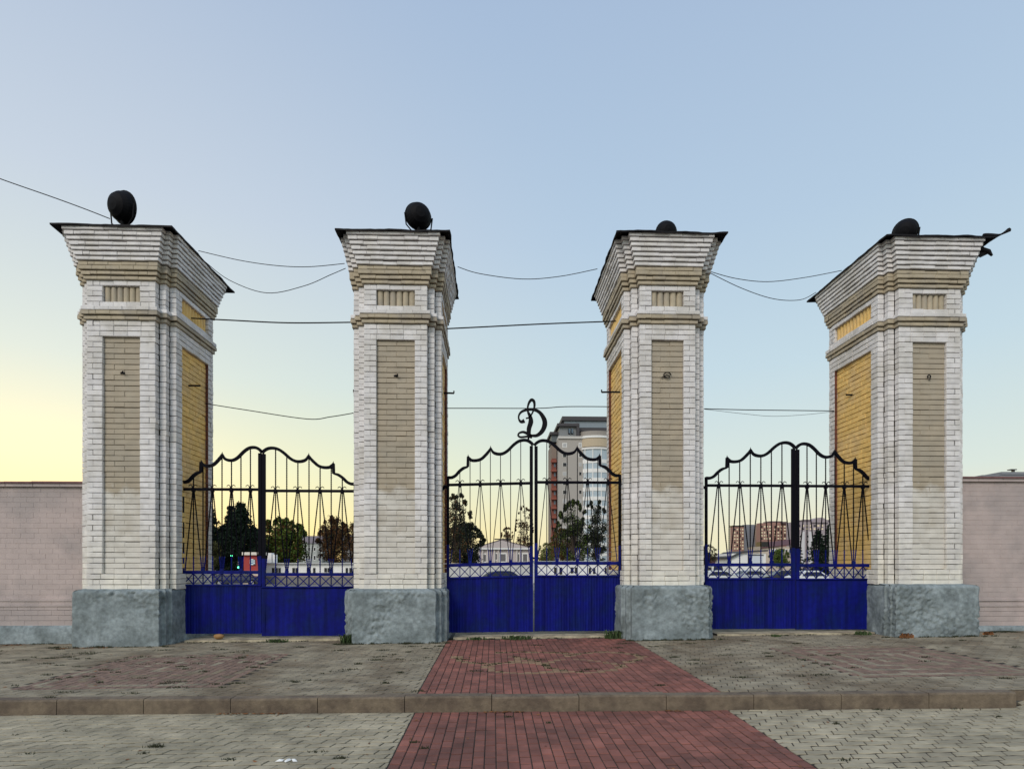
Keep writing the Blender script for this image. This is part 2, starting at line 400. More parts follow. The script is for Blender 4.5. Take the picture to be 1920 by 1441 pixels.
def row(mb, x, y, ux, uy, a, b, z, H, D, m=0, phase=0, gv=.002, BL=.25, r=.007):
    """bricks along an edge from distance a to b"""
    if b-a < .025: return
    if b-a <= BL*1.25:
        brick(mb, x+ux*(a+gv/2), y+uy*(a+gv/2), z, ux, uy, b-a-gv, H, D, m, r); return
    s = a; first = BL*(.5 if phase else 1)
    while s < b-.001:
        e = s+first+random.uniform(-.006, .006); first = BL
        if b-e < BL*.4: e = b
        e = min(e, b)
        brick(mb, x+ux*(s+gv/2), y+uy*(s+gv/2), z, ux, uy, e-s-gv, H, D, m, r); s = e
def outline(b, n, s, T, o):
    B = b+o; f = -o; k = T+o; n = n-NK*max(0, o)
    return [(-B,f),(B,f),(B,f+s),(B+n,f+s),(B+n,f+2*s),(B+2*n,f+2*s),(B+2*n,k-2*s),(B+n,k-2*s),(B+n,k-s),(B,k-s),(B,k),(-B,k),
            (-B,k-s),(-B-n,k-s),(-B-n,k-2*s),(-B-2*n,k-2*s),(-B-2*n,f+2*s),(-B-n,f+2*s),(-B-n,f+s),(-B,f+s)]
NK = .17
MAIN = {0: 'front', 5: 'right', 10: 'back', 15: 'left'}
def edges(pts):
    n = len(pts); out = []
    for i in range(n):
        p0, p1, p2, p3 = pts[i-1], pts[i], pts[(i+1)%n], pts[(i+2)%n]
        def cr(a, b, c): return (b[0]-a[0])*(c[1]-b[1])-(b[1]-a[1])*(c[0]-b[0])
        Ln = math.hypot(p2[0]-p1[0], p2[1]-p1[1])
        out.append((p1[0], p1[1], (p2[0]-p1[0])/Ln, (p2[1]-p1[1])/Ln, Ln, cr(p0,p1,p2) > 0, cr(p1,p2,p3) > 0))
    return out
def course(mb, pts, z, H, ci, D=.115, m=0, gv=.003, holes=None):
    for i, (x, y, ux, uy, Ln, ca, cb) in enumerate(edges(pts)):
        own = (abs(ux) > .5) == (ci % 2 == 0)
        a = 0 if (own or not ca) else D
        b = Ln if (own or not cb) else Ln-D
        if holes and i in holes:
            h0, h1 = holes[i]
            row(mb, x, y, ux, uy, a, h0, z, H, D, m, 0, gv); row(mb, x, y, ux, uy, h1, b, z, H, D, m, 0, gv)
        else: row(mb, x, y, ux, uy, a, b, z, H, D, m, ci % 2, gv)

E = CAM.z
def pillar(cx, b, T, dz, label, sw=.24, hook=1, roofdz=0, nk=.17, po=.2, pnk=.45):
    global NK
    NK = pnk
    n = s = .125
    base = g(cx, 0)
    root = empty('gate_pillar', (cx, 0, base), 0, label, 'pillar', 'brick pillars of the gateway')
    Z = lambda r: E+r+dz-base        # heights given relative to the eye
    # plinth: rough render with worn rounded edges
    mb = MB(); o = po; pts = outline(b, n, s, T, o)
    per = []
    for (x, y, ux, uy, Ln, ca, cb) in edges(pts):
        k = max(2, round(Ln/.024))
        for q in range(k): per.append((x+ux*Ln*q/k, y+uy*Ln*q/k, uy, -ux, q == 0, ca))
    m_ = len(per); zt = Z(-.43); zb = -.12; nz_ = 42; rr = []
    for (x, y, a, c, corner, ca) in per:
        if corner:
            # average normals at a corner
            i = per.index((x, y, a, c, corner, ca)); p_ = per[i-1]; a, c = (a+p_[2])*.7, (c+p_[3])*.7
        rr.append((x, y, a, c))
    for kz in range(nz_+1):
        t = kz/nz_; z = zb+(zt-zb)*t
        for (x, y, a, c) in rr:
            q = Vector((x+cx, y, z))
            lump = noise.noise(q*2.1)*.5+.5
            d = noise.noise(q*3.2)*.02+noise.noise(q*11)*.007+(noise.noise(q*16)*.028+noise.noise(q*30)*.02-max(0, .2-abs(noise.noise(q*8)))*.10)*max(0, min(1, (noise.noise(q*1.3+Vector((5,2,9)))+.12)*4))
            tt = max(0, (z-(zt-.05))/.05); d -= .045*tt*tt
            mb.v.append((x+a*d, y+c*d, z+noise.noise(q*4)*.008*t))
    for kz in range(nz_):
        for i in range(m_):
            j = (i+1) % m_; mb.f.append((kz*m_+i, kz*m_+j, (kz+1)*m_+j, (kz+1)*m_+i)); mb.m.append(0)
    # sloping cap ring up to the shaft
    inner = []
    i0 = outline(b, n, s, T, -.02); per2 = []
    for (x, y, ux, uy, Ln, ca, cb), (x_, y_, ux_, uy_, Ln_, _, _) in zip(edges(pts), edges(i0)):
        k = max(2, round(Ln/.024))
        for q in range(k): per2.append((x_+ux_*Ln_*q/k, y_+uy_*Ln_*q/k))
    bI = len(mb.v)
    mb.v += [(x, y, zt+.02+noise.noise(Vector((x*5+cx, y*5, 1)))*.008) for x, y in per2]
    for i in range(m_):
        j = (i+1) % m_; mb.f.append((nz_*m_+i, nz_*m_+j, bI+j, bI+i)); mb.m.append(0)
    mb.build('plinth', M_plinth, root, smooth=True)
    NK = nk
    # shaft
    NC = 50; z0 = Z(-.43); z1 = Z(4.59); pitch = (z1-z0)/NC; gh = .007
    pts = outline(b, n, s, T, 0); ed = edges(pts)
    holes = {i: (sw if i in (0, 10) else .22, ed[i][4]-(sw if i in (0, 10) else .22)) for i in MAIN}
    mb = MB(); pan = {i: MB() for i in MAIN}
    core = MB(); 
    for ci in range(NC):
        z = z0+ci*pitch; inp = 3 <= ci < 47
        course(mb, pts, z, pitch-gh, ci, holes=holes if inp else None)
        if inp:
            for i in MAIN:
                x, y, ux, uy, Ln, _, _ = ed[i]; rec = .055
                row(pan[i], x-uy*rec, y+ux*rec, ux, uy, holes[i][0], holes[i][1], z, pitch-gh*.8, .06, 0, ci % 2, .0008, BL=.25 if i not in (0, 10) else .37)
    core.prism(outline(b, n, s, T, -.095), z0+.01, Z(5.33))
    for zz in range(3): pass
    mb.build('shaft', M_white, root)
    for i, nm in MAIN.items():
        front = i in (0, 10)
        pan[i].build('recessed_panel', M_panel if front else M_yellow, root)
    # bare brick reveal at the far side of each side panel
    for sx, i in ((1, 5), (-1, 15)):
        q = MB(); X = b+2*n; Yr = T-2*s-.22
        for ci in range(3, 47):
            z = z0+ci*pitch
            xa, xb = sorted((sx*(X-.055), sx*(X-.004)))
            q.box(xa, xb, Yr-.008, Yr+.004, z, z+pitch-gh)
        q.build('panel_reveal', M_redbr, root)
    # belt
    mb = MB()
    for k, (o, hh) in enumerate(((.035, .083), (.07, .083), (.065, .083))):
        z = Z(4.59)+k*.083
        course(mb, outline(b, n, s, T, o), z, .083-.013, k, D=.16, m=0 if k < 2 else 1, gv=.001)
        core.prism(outline(b, n, s, T, o-.05), z, z+.08)
    mb.build('belt_course', [M_beige, M_white], root)
    # frieze with fluted niche
    mb = MB(); fz0 = Z(4.84); fp = .49/5
    hole2 = {i: (holes[i][0], holes[i][1]) for i in MAIN}
    for ci in range(5):
        course(mb, pts, fz0+ci*fp, fp-gh, ci+1, holes=hole2 if 1 <= ci <= 3 else None)
    mb.build('frieze', M_white, root)
    for i in MAIN:
        x, y, ux, uy, Ln, _, _ = ed[i]; h0, h1 = hole2[i]; q = MB()
        k = max(5, round((h1-h0)/.118)); wd = (h1-h0)/k
        za, zb_ = fz0+fp+.002, fz0+4*fp-.008
        for c_ in range(k):
            prof = []
            for a in range(9):
                an = pi*a/8; prof.append((h0+wd*(c_+.5)-cos(an)*wd*.47, -.085+sin(an)*.045))
            vs = []
            for zz in (za, zb_):
                for (a, d) in prof: vs.append((x+ux*a+uy*d, y+uy*a-ux*d, zz))
            q.add(vs, [(a, a+1, 10+a, 9+a) for a in range(8)]+[tuple(range(9)), tuple(range(17,8,-1))])
        q.build('fluted_niche', M_beige if i in (0, 10) else M_yellow, root)
    # cornice
    cw = MB(); cb_ = MB(); z = Z(5.33)
    lv = [(.035,0),(.062,0),(.09,0),(.09,0),(.117,1),(.142,1),(.167,1),(.192,1),(.217,1),(.242,1),(.267,1)]
    for k, (o, wm) in enumerate(lv):
        hh = .0795
        course(cw if wm else cb_, outline(b, n, s, T, o), z, hh-(.015 if k != 2 else .004), k, D=.17, gv=.0008)
        core.prism(outline(b, n, s, T, o-.05), z-.002, z+hh-.002)
        z += hh
    cw.build('cornice', M_white, root); 
    # side runs of the beige band are yellow
    cb_.build('cornice_band', M_beige, root)
    core.build('mortar_core', M_mortar, root)
    # roof: dark tin over the whole cap, worn edge
    mb = MB(); X = b+2*(n-NK*.267)+.267+.03; Yf = -.267-.04; Yb = T-0+.267+.05; nx_, ny_ = 26, 30; zt = z+.012+roofdz
    top = []; bot = []
    for j in range(ny_+1):
        for i in range(nx_+1):
            x = -X+2*X*i/nx_; y = Yf+(Yb-Yf)*j/ny_
            e = min(i, nx_-i, j, ny_-j)
            d = min(X-abs(x), y-Yf, Yb-y)
            wob = noise.noise(Vector((x*2.3+cx*3, y*2.3, 4)))*.018+noise.noise(Vector((x*9+cx, y*9, 7)))*.007
            xx, yy = x, y
            if e == 0: xx += noise.noise(Vector((x*5, y*5, cx)))*.02; yy += noise.noise(Vector((x*5, y*5, cx+9)))*.02
            zz = zt+wob+min(d, .7)*.10-(.03 if e == 0 else 0)
            top.append((xx, yy, zz+.012)); bot.append((xx, yy, min(zz-.006, zt+.02 if e > 0 else zz-.006)-(.012 if e == 0 else 0)))
    nn = len(top); W_ = nx_+1
    fs = []
    for j in range(ny_):
        for i in range(nx_):
            a = j*W_+i; fs += [(a, a+1, a+W_+1, a+W_), (nn+a, nn+a+W_, nn+a+W_+1, nn+a+1)]
    bd = [i for i in range(W_)]+[j*W_+nx_ for j in range(1, ny_+1)]+[ny_*W_+i for i in range(nx_-1,-1,-1)]+[j*W_ for j in range(ny_-1,0,-1)]
    for k in range(len(bd)):
        a, c = bd[k], bd[(k+1) % len(bd)]; fs.append((a, nn+a, nn+c, c))
    mb.add(top+bot, fs); mb.build('tin_roof', M_roof, root)
    # small iron hook left in the front panel, and a bracket stub on the gate side
    mb = MB(); hz = Z(3.62)
    if hook == 1: mb.tube([(0,.05,hz), (.0,.01,hz), (.03,-.01,hz-.01), (.045,-.01,hz+.02)], .012, 6); mb.box(-.04,.04,.045,.052,hz-.02,hz+.015)
    elif hook == 2:
        mb.tube([(.07*cos(a*.45), .02, hz+.05*sin(a*.45)) for a in range(0, 13)], .011, 5); mb.tube([(-.12,.03,hz-.05),(-.02,.02,hz+.0),(.05,.02,hz-.03)], .009, 5)
    else:
        mb.tube([(.03*cos(a*.5)-.0, .02, hz+.035*sin(a*.5)) for a in range(-2, 9)], .011, 5); mb.tube([(.0,.03,hz-.06),(.03,.02,hz-.045)], .009, 5)
    mb.build('iron_hook', M_iron, root)
    return root, base, Z
def wx(u, d): return (u-960)*d/F*cos(YAW)+d*sin(YAW)
PIL = [
  dict(cx=P(226.8,900,0).x, b=.63, T=1.98, dz=.0, po=.15, pnk=.5, sw=.29, hook=1, label='leftmost brick pillar, with a tilted round floodlight standing high on its roof'),
  dict(cx=P(741.6,900,0).x, b=.595, T=2.1, dz=.0, po=.185, pnk=.18, sw=.235, hook=1, label='second brick pillar from the left, upright round floodlight fully in view on top'),
  dict(cx=P(1252,900,0).x, b=.54, T=2.25, dz=.06, nk=.06, pnk=.25, sw=.23, hook=2, label='third brick pillar from the left, with a ring-shaped iron hook on its narrow front panel'),
  dict(cx=P(1743.5,900,0).x, b=.615, T=2.2, dz=.08, pnk=.5, sw=.28, hook=3, label='rightmost brick pillar, with roof tin bent up at its right corner')]
roots = []
for p in PIL: roots.append(pillar(**p))
# bent tin on the right pillar's roof
r4, b4, Z4 = roots[3]; X = .615+.25+.22
mb = MB(); zt = Z4(6.20)
pr = smooth_pts([(X-.25,-.2,zt+.03),(X-.02,-.25,zt+.02),(X+.12,-.27,zt+.06),(X+.26,-.28,zt+.14)], 5)
for k, q in enumerate(pr): pass
mb.tube([Vector((q.x, -.27, q.z)) for q in pr], [.03+.012*sin(k*.5) for k in range(len(pr))], 6)
mb.add([(q.x, y_, q.z+.01*k_) for q in pr for k_, y_ in ((0,-.3),(1,.25))], [(2*i,2*i+2,2*i+3,2*i+1) for i in range(len(pr)-1)])
mb.build('bent_roof_tin', M_roof, r4)
mb = MB(); mb.add([(X-.12,-.1,zt-.08),(X+.03,-.12,zt-.2),(X+.06,-.12,zt-.26),(X-.0,-.1,zt-.23),(X-.15,-.08,zt-.3),(X-.2,-.06,zt-.25)],
                  [(0,1,2,3,4,5)]); mb.tube([(X-.2,-.08,zt-.12),(X+.0,-.1,zt-.19),(X+.07,-.1,zt-.27)], [.05,.045,.02], 5); mb.build('hanging_roof_tin', M_roof, r4)

# floodlights
def flood(u, v, Y, r, tilt, rot, label, zroof, back=False):
    c = P(u, v, Y)
    root = empty('floodlight', (c.x, c.y, zroof), 0, label, 'floodlight', 'round floodlights on top of the pillars')
    lc = Vector((0, 0, c.z-zroof))
    Mx = Matrix.Translation(lc)@Matrix.Rotation(rot, 4, 'Z')@Matrix.Rotation(tilt, 4, 'X')
    mb = MB()
    prof = [(.04*r,-.75*r),(.4*r,-.7*r),(.72*r,-.5*r),(.9*r,-.25*r),(.98*r,.0),(1.0*r,.12*r),(1.07*r,.13*r),(1.07*r,.22*r),(.97*r,.23*r)]
    mb.lathe(prof, 28, Mx); mb.build('housing', M_iron, root, smooth=False)
    gl = MB(); gl.lathe([(.96*r,.2*r),(.6*r,.27*r),(.1*r,.3*r)], 24, Mx); gl.build('lens', M_glass, root)
    br = MB()
    pts = [Mx@Vector((s_*1.1*r, 0, 0)) for s_ in (-1, 1)]
    low_ = Vector((0, 0, .03))
    for p in pts: br.tube([p, Vector((p.x*.9, p.y*.9, max(.05, lc.z-r*.9))), low_], .014, 6)
    br.tube([low_-Vector((0,0,.1)), Vector((0,0,max(.05, lc.z-r*.85)))], .03, 8)
    br.box(-.09,.09,-.09,.09,-.05,.01)
    br.build('bracket', M_iron, root)
def rz(i): return b_[i]
zr = [r[1]+r[2](6.3) for r in roots]
flood(229, 388, .25, .285, radians(80), radians(158), 'tilted oval floodlight on the leftmost pillar', zr[0])
flood(785, 404, .25, .245, radians(86), radians(200), 'upright round floodlight on the second pillar from the left', zr[1])
flood(1250, 434, .35, .20, radians(80), radians(180), 'low floodlight half hidden behind the roof edge of the third pillar', zr[2]-.12)
flood(1697, 434, .35, .22, radians(70), radians(140), 'low floodlight near the left corner of the rightmost pillar roof', zr[3]-.12)

# ------------------------------------------------------------------ gates
GY = .62
def leaf_profile(mirror=False):
    return [(0,52),(.045,52),(.09,66),(.13,92),(.18,115),(.235,125)], [(.232,125),(.236,196)], [(.236,196),(.27,172),(.33,168),(.39,178),(.44,204),(.475,228),(.50,254)], [(.50,254),(.53,224),(.58,211),(.64,212),(.70,232),(.77,272),(.83,297),(.89,305),(.94,300),(.98,284),(1.0,268)]
def gate_leaf(u_h, u_c, v_bar, v_rail, v_pt, v_bot, v_peak, label, twist, ribbed, slope=0):
    ph = P(u_h, v_bot, GY); pc = P(u_c, v_bot, GY)
    wdt = abs(pc.x-ph.x); sg = 1 if pc.x > ph.x else -1
    vm = (u_h+u_c)/2
    zb = P(vm, v_bot, GY).z; zbar = P(vm, v_bar, GY).z-zb; zrail = P(vm, v_rail, GY).z-zb; zpt = P(vm, v_pt, GY).z-zb; zpk = P(vm, v_peak, GY).z-zb
    root = empty('gate_leaf', (ph.x, GY, zb), 0, label, 'gate', 'blue metal leaves of the three gates')
    X = lambda t: sg*t*wdt
    k = (zpk-zbar)/305
    # arched top rail
    mb = MB(); segs = leaf_profile()
    for si, sgm in enumerate(segs):
        pts = [(X(a), zbar+h*k) for a, h in sgm]
        if si != 1:
            pts = [tuple(q) for q in smooth_pts([(x, z) for x, z in pts], 5)]
            n = len(pts)
            ws = []
            for i in range(n):
                t = i/(n-1); w_ = .058
                if si in (0, 2) and t > .8: w_ = .058-.03*(t-.8)/.2
                if si == 3 and t < .15: w_ = .035+.023*t/.15
                if si == 2 and t < .1: w_ = .04
                ws.append(w_)
        else: ws = [.055]*len(pts)
        mb.ribbon([(x, z) for x, z in pts], ws, -.022+.0012*si, .022-.0012*si)
    # spikes
    for a, h in ((.236, 196), (.50, 254)):
        x, z = X(a), zbar+h*k
        mb.add([(x-.022,-.015,z-.03),(x+.022,-.015,z-.03),(x+.022,.015,z-.03),(x-.022,.015,z-.03),(x,0,z+.055)], [(0,1,4),(1,2,4),(2,3,4),(3,0,4),(3,2,1,0)])
    mb.build('arched_top_rail', M_backlit, root)
    def topz(t):
        best = None
        for sgm in (segs[0], segs[2], segs[3]):
            for (a, h), (a2, h2) in zip(sgm, sgm[1:]):
                if a <= t <= a2: best = h+(h2-h)*(t-a)/(a2-a+1e-9)
        return zbar+best*k
    mb = MB(); mb.box(min(X(0),X(1)), max(X(0),X(1)), -.02, .02, zbar-.026, zbar+.026); mb.build('crossbar', M_backlit, root)
    # stiles: backlit shade painted into the colour above, plain blue below
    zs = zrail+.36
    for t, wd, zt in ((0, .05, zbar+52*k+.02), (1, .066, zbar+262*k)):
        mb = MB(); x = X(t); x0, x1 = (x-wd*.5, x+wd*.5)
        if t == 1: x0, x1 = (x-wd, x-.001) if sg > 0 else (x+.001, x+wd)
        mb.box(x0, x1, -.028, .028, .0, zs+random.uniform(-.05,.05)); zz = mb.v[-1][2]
        mb.box(x0+.001, x1-.001, -.027, .027, zz, zt, 1); mb.build('stile', [M_blue, M_backlit], root)
    mb = MB()
    for t in (0,):
        x = X(t)-sg*.05
        mb.tube([(x+sg*.05,0,zbar-.06),(x-sg*.02,.0,zbar-.03),(x-sg*.07,.0,zbar-.12)], [.03,.04,.015], 6)
    mb.build('hinge', M_backlit, root); mb = MB(); x = X(0)-sg*.03; mb.tube([(x, 0, .3), (x, 0, .42)], .025, 8)
    mb.build('hinge', M_blue, root)
    mb = MB(); mb.box(min(X(0),X(1)), max(X(0),X(1)), -.024, .024, zrail-.035, zrail+.03); mb.build('lower_rail', M_blue, root)
    # sheet panel
    mb = MB(); x0, x1 = sorted((X(0)+sg*.0, X(1)-sg*.002))
    if ribbed:
        nr = int(wdt/.055); vs = []
        for i in range(nr*4+1):
            x = x0+(x1-x0)*i/(nr*4); y = -.02-(.006 if i % 4 in (1, 2) else 0)+random.gauss(0, .0012)
            vs += [(x, y, .0), (x, y, zpt)]
        mb.add(vs, [(2*i, 2*i+2, 2*i+3, 2*i+1) for i in range(nr*4)])
    else:
        NXp, NZp = 16, 10; vs = []
        for j in range(NZp+1):
            for i in range(NXp+1):
                x = x0+(x1-x0)*i/NXp; z = zpt*j/NZp
                vs.append((x, -.024+noise.noise(Vector((x*1.7+u_h, z*1.7, 3)))*.014, z))
        mb.add(vs, [(j*(NXp+1)+i, j*(NXp+1)+i+1, (j+1)*(NXp+1)+i+1, (j+1)*(NXp+1)+i) for j in range(NZp) for i in range(NXp)])
    mb.box(x0, x1, -.01, .012, .01, zpt-.01); mb.box(x0+.001, x1-.001, -.046, -.03 if False else .018, zpt-.03, zpt+.005)
    mb.build('sheet_panel', M_blue, root, smooth=not ribbed)
    # lattice of crossed flats
    mb = MB(); n = 8
    for i in range(n):
        a, b = X(.015+i*.965/n), X(.015+(i+1)*.965/n); zl, zh = zpt, zrail-.03
        mb.tube([(a,-.004,zl),(b,-.004,zh)], .011, 4); mb.tube([(a,.008,zh),(b,.008,zl)], .011, 4)
    mb.build('cross_lattice', M_blue, root)
    # upright and slanting rods
    tw = .8 if twist else 0
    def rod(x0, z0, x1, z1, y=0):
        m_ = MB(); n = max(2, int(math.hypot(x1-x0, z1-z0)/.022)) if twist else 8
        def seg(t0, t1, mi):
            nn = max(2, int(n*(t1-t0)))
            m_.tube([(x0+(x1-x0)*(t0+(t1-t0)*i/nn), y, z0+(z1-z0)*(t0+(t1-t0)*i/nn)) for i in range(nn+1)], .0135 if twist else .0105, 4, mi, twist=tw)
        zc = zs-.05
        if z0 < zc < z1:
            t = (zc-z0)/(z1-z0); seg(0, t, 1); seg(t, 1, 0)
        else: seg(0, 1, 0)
        m_.build('rod', [M_backlit, M_blue], root)
    for i in range(1, 8):
        t = .02+i*.955/8
        rod(X(t), zpt, X(t), topz(t)-.01)
        if i % 2 == 1:
            for s_ in (-1, 1):
                rod(X(t+s_*.955/8*.92), zrail+.02, X(t+s_*.012), zbar-.03, y=-.012*s_)
            m_ = MB(); x = X(t)
            for s_ in (-1, 1):
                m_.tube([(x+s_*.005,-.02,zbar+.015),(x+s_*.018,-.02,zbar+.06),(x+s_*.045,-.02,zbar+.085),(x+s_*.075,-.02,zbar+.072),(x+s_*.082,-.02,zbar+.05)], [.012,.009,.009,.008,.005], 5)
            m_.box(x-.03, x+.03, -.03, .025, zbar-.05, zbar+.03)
            m_.build('scroll', M_backlit, root)
        else:
            m_ = MB(); m_.box(X(t)-.03, X(t)+.03, -.03, .025, zrail+.0, zrail+.075); m_.build('rod_clasp', M_blue, root)
    if slope:
        for ch in root.children:
            for q in ch.data.vertices: q.co.z += slope*(q.co.x-wdt/2)*(min(1, .3+q.co.z))
    return root, wdt, zbar, zpk
gate_leaf(342, 491, 917, 1072, 1095, 1187, 838, 'left leaf of the left gate, beside the leftmost pillar, ribbed lower sheet', True, True)
gate_leaf(666, 491.5, 920, 1076, 1099, 1191, 840, 'right leaf of the left gate, flat lower sheet reaching the second pillar', True, False)
lf, lw, lzb, lzp = gate_leaf(840, 999.3, 907, 1057, 1080, 1184, 826, 'left leaf of the middle gate, under the script letter', False, True, slope=.026)
gate_leaf(1162, 1002, 904, 1055, 1078, 1182, 826, 'right leaf of the middle gate, with the tower block behind it', False, True)
gate_leaf(1324, 1490, 910, 1058, 1083, 1178, 829, 'left leaf of the right gate, beside the third pillar, ribbed lower sheet', True, True)
gate_leaf(1638, 1492, 911, 1059, 1084, 1179, 832, 'right leaf of the right gate, in front of the yellow panel of the rightmost pillar', True, False)
# script letter on the middle gate
mb = MB()
def D5(x, y): q = P(820+x/3.133, 740+y/3.133, GY); return (q.x, q.z)
base = D5(535, 262)
def stroke(pts, ws, k=6, y=0):
    a = smooth_pts([Vector(D5(*p)) for p in pts], k); n = len(a); m_ = len(ws)
    W = []
    for i in range(n):
        t = i/(n-1)*(m_-1); j = min(int(t), m_-2); W.append(1.35*(ws[j]+(ws[j+1]-ws[j])*(t-j))/3.133/93.5)
    mb.ribbon([tuple(q) for q in a], W, GY-.014+y, GY+.014-y)
stroke([(512,152),(492,158),(479,142),(480,118),(497,98),(530,87),(568,87),(603,105),(628,145),(630,180),(614,215),(585,238),(552,240),(515,246),(488,248),(475,238),(482,224),(505,218),(530,228),(556,240)],
       [18,12,7,8,10,11,12,14,20,22,19,14,10,8,8,8,8,10,12,8])
stroke([(558,246),(540,238),(538,200),(549,160),(546,130),(533,100),(531,75),(538,48),(552,30),(566,36),(571,58),(567,84),(556,110),(540,132),(520,138)], [14,16,20,22,16,9,8,10,13,12,10,8,7,6,6], y=.002)
mb.tube([(base[0], GY, base[1]+.08), (base[0], GY, base[1]-.02)], .02, 6)
o = mb.build('script_letter', M_iron, off=(base[0], GY, base[1]-.02))
tag(o, 'black script letter with a looped top standing on the arch of the middle gate', 'letter')

# concrete thresholds under the gates
for i, (u0, u1, lb) in enumerate(((345, 660, 'concrete threshold under the left gate'), (850, 1165, 'concrete threshold under the middle gate, at the head of the red path'), (1345, 1640, 'concrete threshold under the right gate'))):
    a, b = P(u0, 1190, .3).x, P(u1, 1190, .3).x; mb = MB(); n = 30
    for k in range(n):
        x0, x1 = a+(b-a)*k/n, a+(b-a)*(k+1)/n
        f0, f1 = [.28+noise.noise(Vector((x*2, i, 0)))*.07 for x in (x0, x1)]
        h0, h1 = [g(x, .4)+.035+noise.noise(Vector((x*5, i, 5)))*.012 for x in (x0, x1)]
        mb.add([(x0,f0,h0-.06),(x1,f1,h1-.06),(x1,f1+.03,h1),(x0,f0+.03,h0),(x1,1.1,h1),(x0,1.1,h0)], [(0,1,2,3),(3,2,4,5)])
    tag(mb.build('threshold', M_thresh), lb, 'threshold', 'thresholds under the gates')

# ------------------------------------------------------------------ side walls
def side_wall(x0, x1, Y, v_top, u_ref, v_base, label):
    zt = P(u_ref, v_top, Y).z; zb = g(u_ref and P(u_ref, 1100, Y).x, Y)-.05
    root = empty('boundary_wall', ((x0+x1)/2, Y, zb), 0, label, 'wall', 'boundary walls beside the gateway')
    ox, oz = (x0+x1)/2, zb
    mb = MB(); H = zt-zb; zp = P(u_ref, 1172, Y).z-zb; zs = P(u_ref, 1128, Y).z-zb
    n = int((H-zp-.1)/.098); pitch = (H-zp-.1)/n
    for c in range(n):
        pr = .0 if zp+c*pitch > zs-zb*0 else .035
        z = zp+c*pitch
        row(mb, x0-ox, -pr, 1, 0, 0, x1-x0, z, pitch-.0022, .1, 0, c % 2, .0006, r=.0028)
    mb.box(x0-ox, x1-ox, .0042, .38, 0, H-.1, 0)
    mb.build('brick_face', M_wall, root)
    for zc in (P(u_ref, 1124, Y).z-zb, P(u_ref, 1134, Y).z-zb):
        q = MB(); kk = int((x1-x0)/1.2)
        for i in range(kk): q.box(x0-ox+(x1-x0)*i/kk, x0-ox+(x1-x0)*(i+1)/kk-.003, -.05, .0, zc-.022+random.uniform(-.003,.003), zc+.02)
        q.build('string_course', M_wall, root)
    cp = MB(); k = int((x1-x0)/.5)
    for i in range(k):
        a, b = x0-ox+(x1-x0)*i/k, x0-ox+(x1-x0)*(i+1)/k; j = random.gauss(0, .006)
        cp.box(a+.002, b-.002, -.05+j, .43, H-.1+.004, H-.035, 0, .006)
        cp.box(a-.002, b+.004, -.075+j, .46, H-.035+abs(j), H-.005+abs(j)*2, 1)
    cp.build('coping', [M_wall, M_wallcap], root)
    pl = MB(); NXp = int((x1-x0)/.06); vs = []
    prof = [(-.10,-.1),(-.10,.1),(-.095,.5),(-.085,.85),(-.06,1.0),(.02,1.02)]
    for i in range(NXp+1):
        x = x0-ox+(x1-x0)*i/NXp
        for y, t in prof:
            d = noise.noise(Vector((x*4, t*4, ox)))*.018+noise.noise(Vector((x*14, t*9, ox)))*.01
            vs.append((x, y+d, zp*t+d*.4))
    q = len(prof)
    pl.add(vs, [(i*q+j, (i+1)*q+j, (i+1)*q+j+1, i*q+j+1) for i in range(NXp) for j in range(q-1)])
    pl.build('wall_base', M_plinth, root, smooth=True)
    return root
xl = P(158, 1000, .5).x; xr = P(1812, 1000, .5).x
side_wall(-15, xl+.12, .45, 903, 80, 1205, 'pinkish painted brick boundary wall left of the leftmost pillar')
side_wall(xr-.2, 16, .6, 894, 1860, 1185, 'pinkish painted brick boundary wall right of the rightmost pillar')

# ------------------------------------------------------------------ wires
def wire(pts, Ys, r, label, grp=None):
    q = [P(u, v, Ys[0]+(Ys[1]-Ys[0])*i/(len(pts)-1)) for i, (u, v) in enumerate(pts)]
    mb = MB(); c = sum(q, Vector())/len(q)
    mb.tube(smooth_pts(q, 7), r, 5)
    tag(mb.build('overhead_wire', M_iron, off=tuple(c)), label, 'wire', grp)
wire([(-120,290),(0,335),(100,370),(160,392),(206,410)], (-.1,.2), .009, 'thin wire coming down from the left sky to the roof of the leftmost pillar')
wire([(372,470),(450,488),(520,498),(580,500),(646,494)], (.9,.3), .007, 'upper, nearly straight thin wire between the two left pillar tops')
wire([(384,490),(430,525),(500,549),(570,536),(620,515),(648,503)], (.9,.3), .007, 'lower, deeply sagging thin wire between the two left pillar tops')
wire([(858,500),(900,513),(980,523),(1050,518),(1120,504)], (.3,.6), .007, 'thin sagging wire between the two middle pillar tops')
wire([(1328,508),(1380,522),(1440,528),(1510,520),(1578,507)], (.3,1.0), .007, 'upper thin wire between the two right pillar tops')
wire([(1330,511),(1390,540),(1450,560),(1500,562),(1530,548)], (.3,1.4), .007, 'lower sagging wire between the two right pillar tops')
wire([(352,596),(430,600),(540,605),(662,604)], (.9,.5), .013, 'thick straight cable level with the belts of the two left pillars')
wire([(838,616),(900,613),(1020,607),(1155,602)], (.5,.9), .013, 'thick straight cable level with the belts of the two middle pillars')
wire([(384,756),(460,768),(575,785),(620,781),(668,773)], (.9,.5), .009, 'wire dipping to a low point above the left gate')
wire([(834,765),(900,765),(1010,765),(1060,762),(1142,762)], (.7,.9), .009, 'level wire passing behind the script letter above the middle gate')
wire([(1320,766),(1400,768),(1480,769),(1564,770)], (.7,.9), .009, 'level darker wire above the right gate')
wire([(1322,767),(1400,776),(1450,780),(1510,777),(1564,771)], (.72,.92), .004, 'faint sagging wire just below the level one above the right gate')
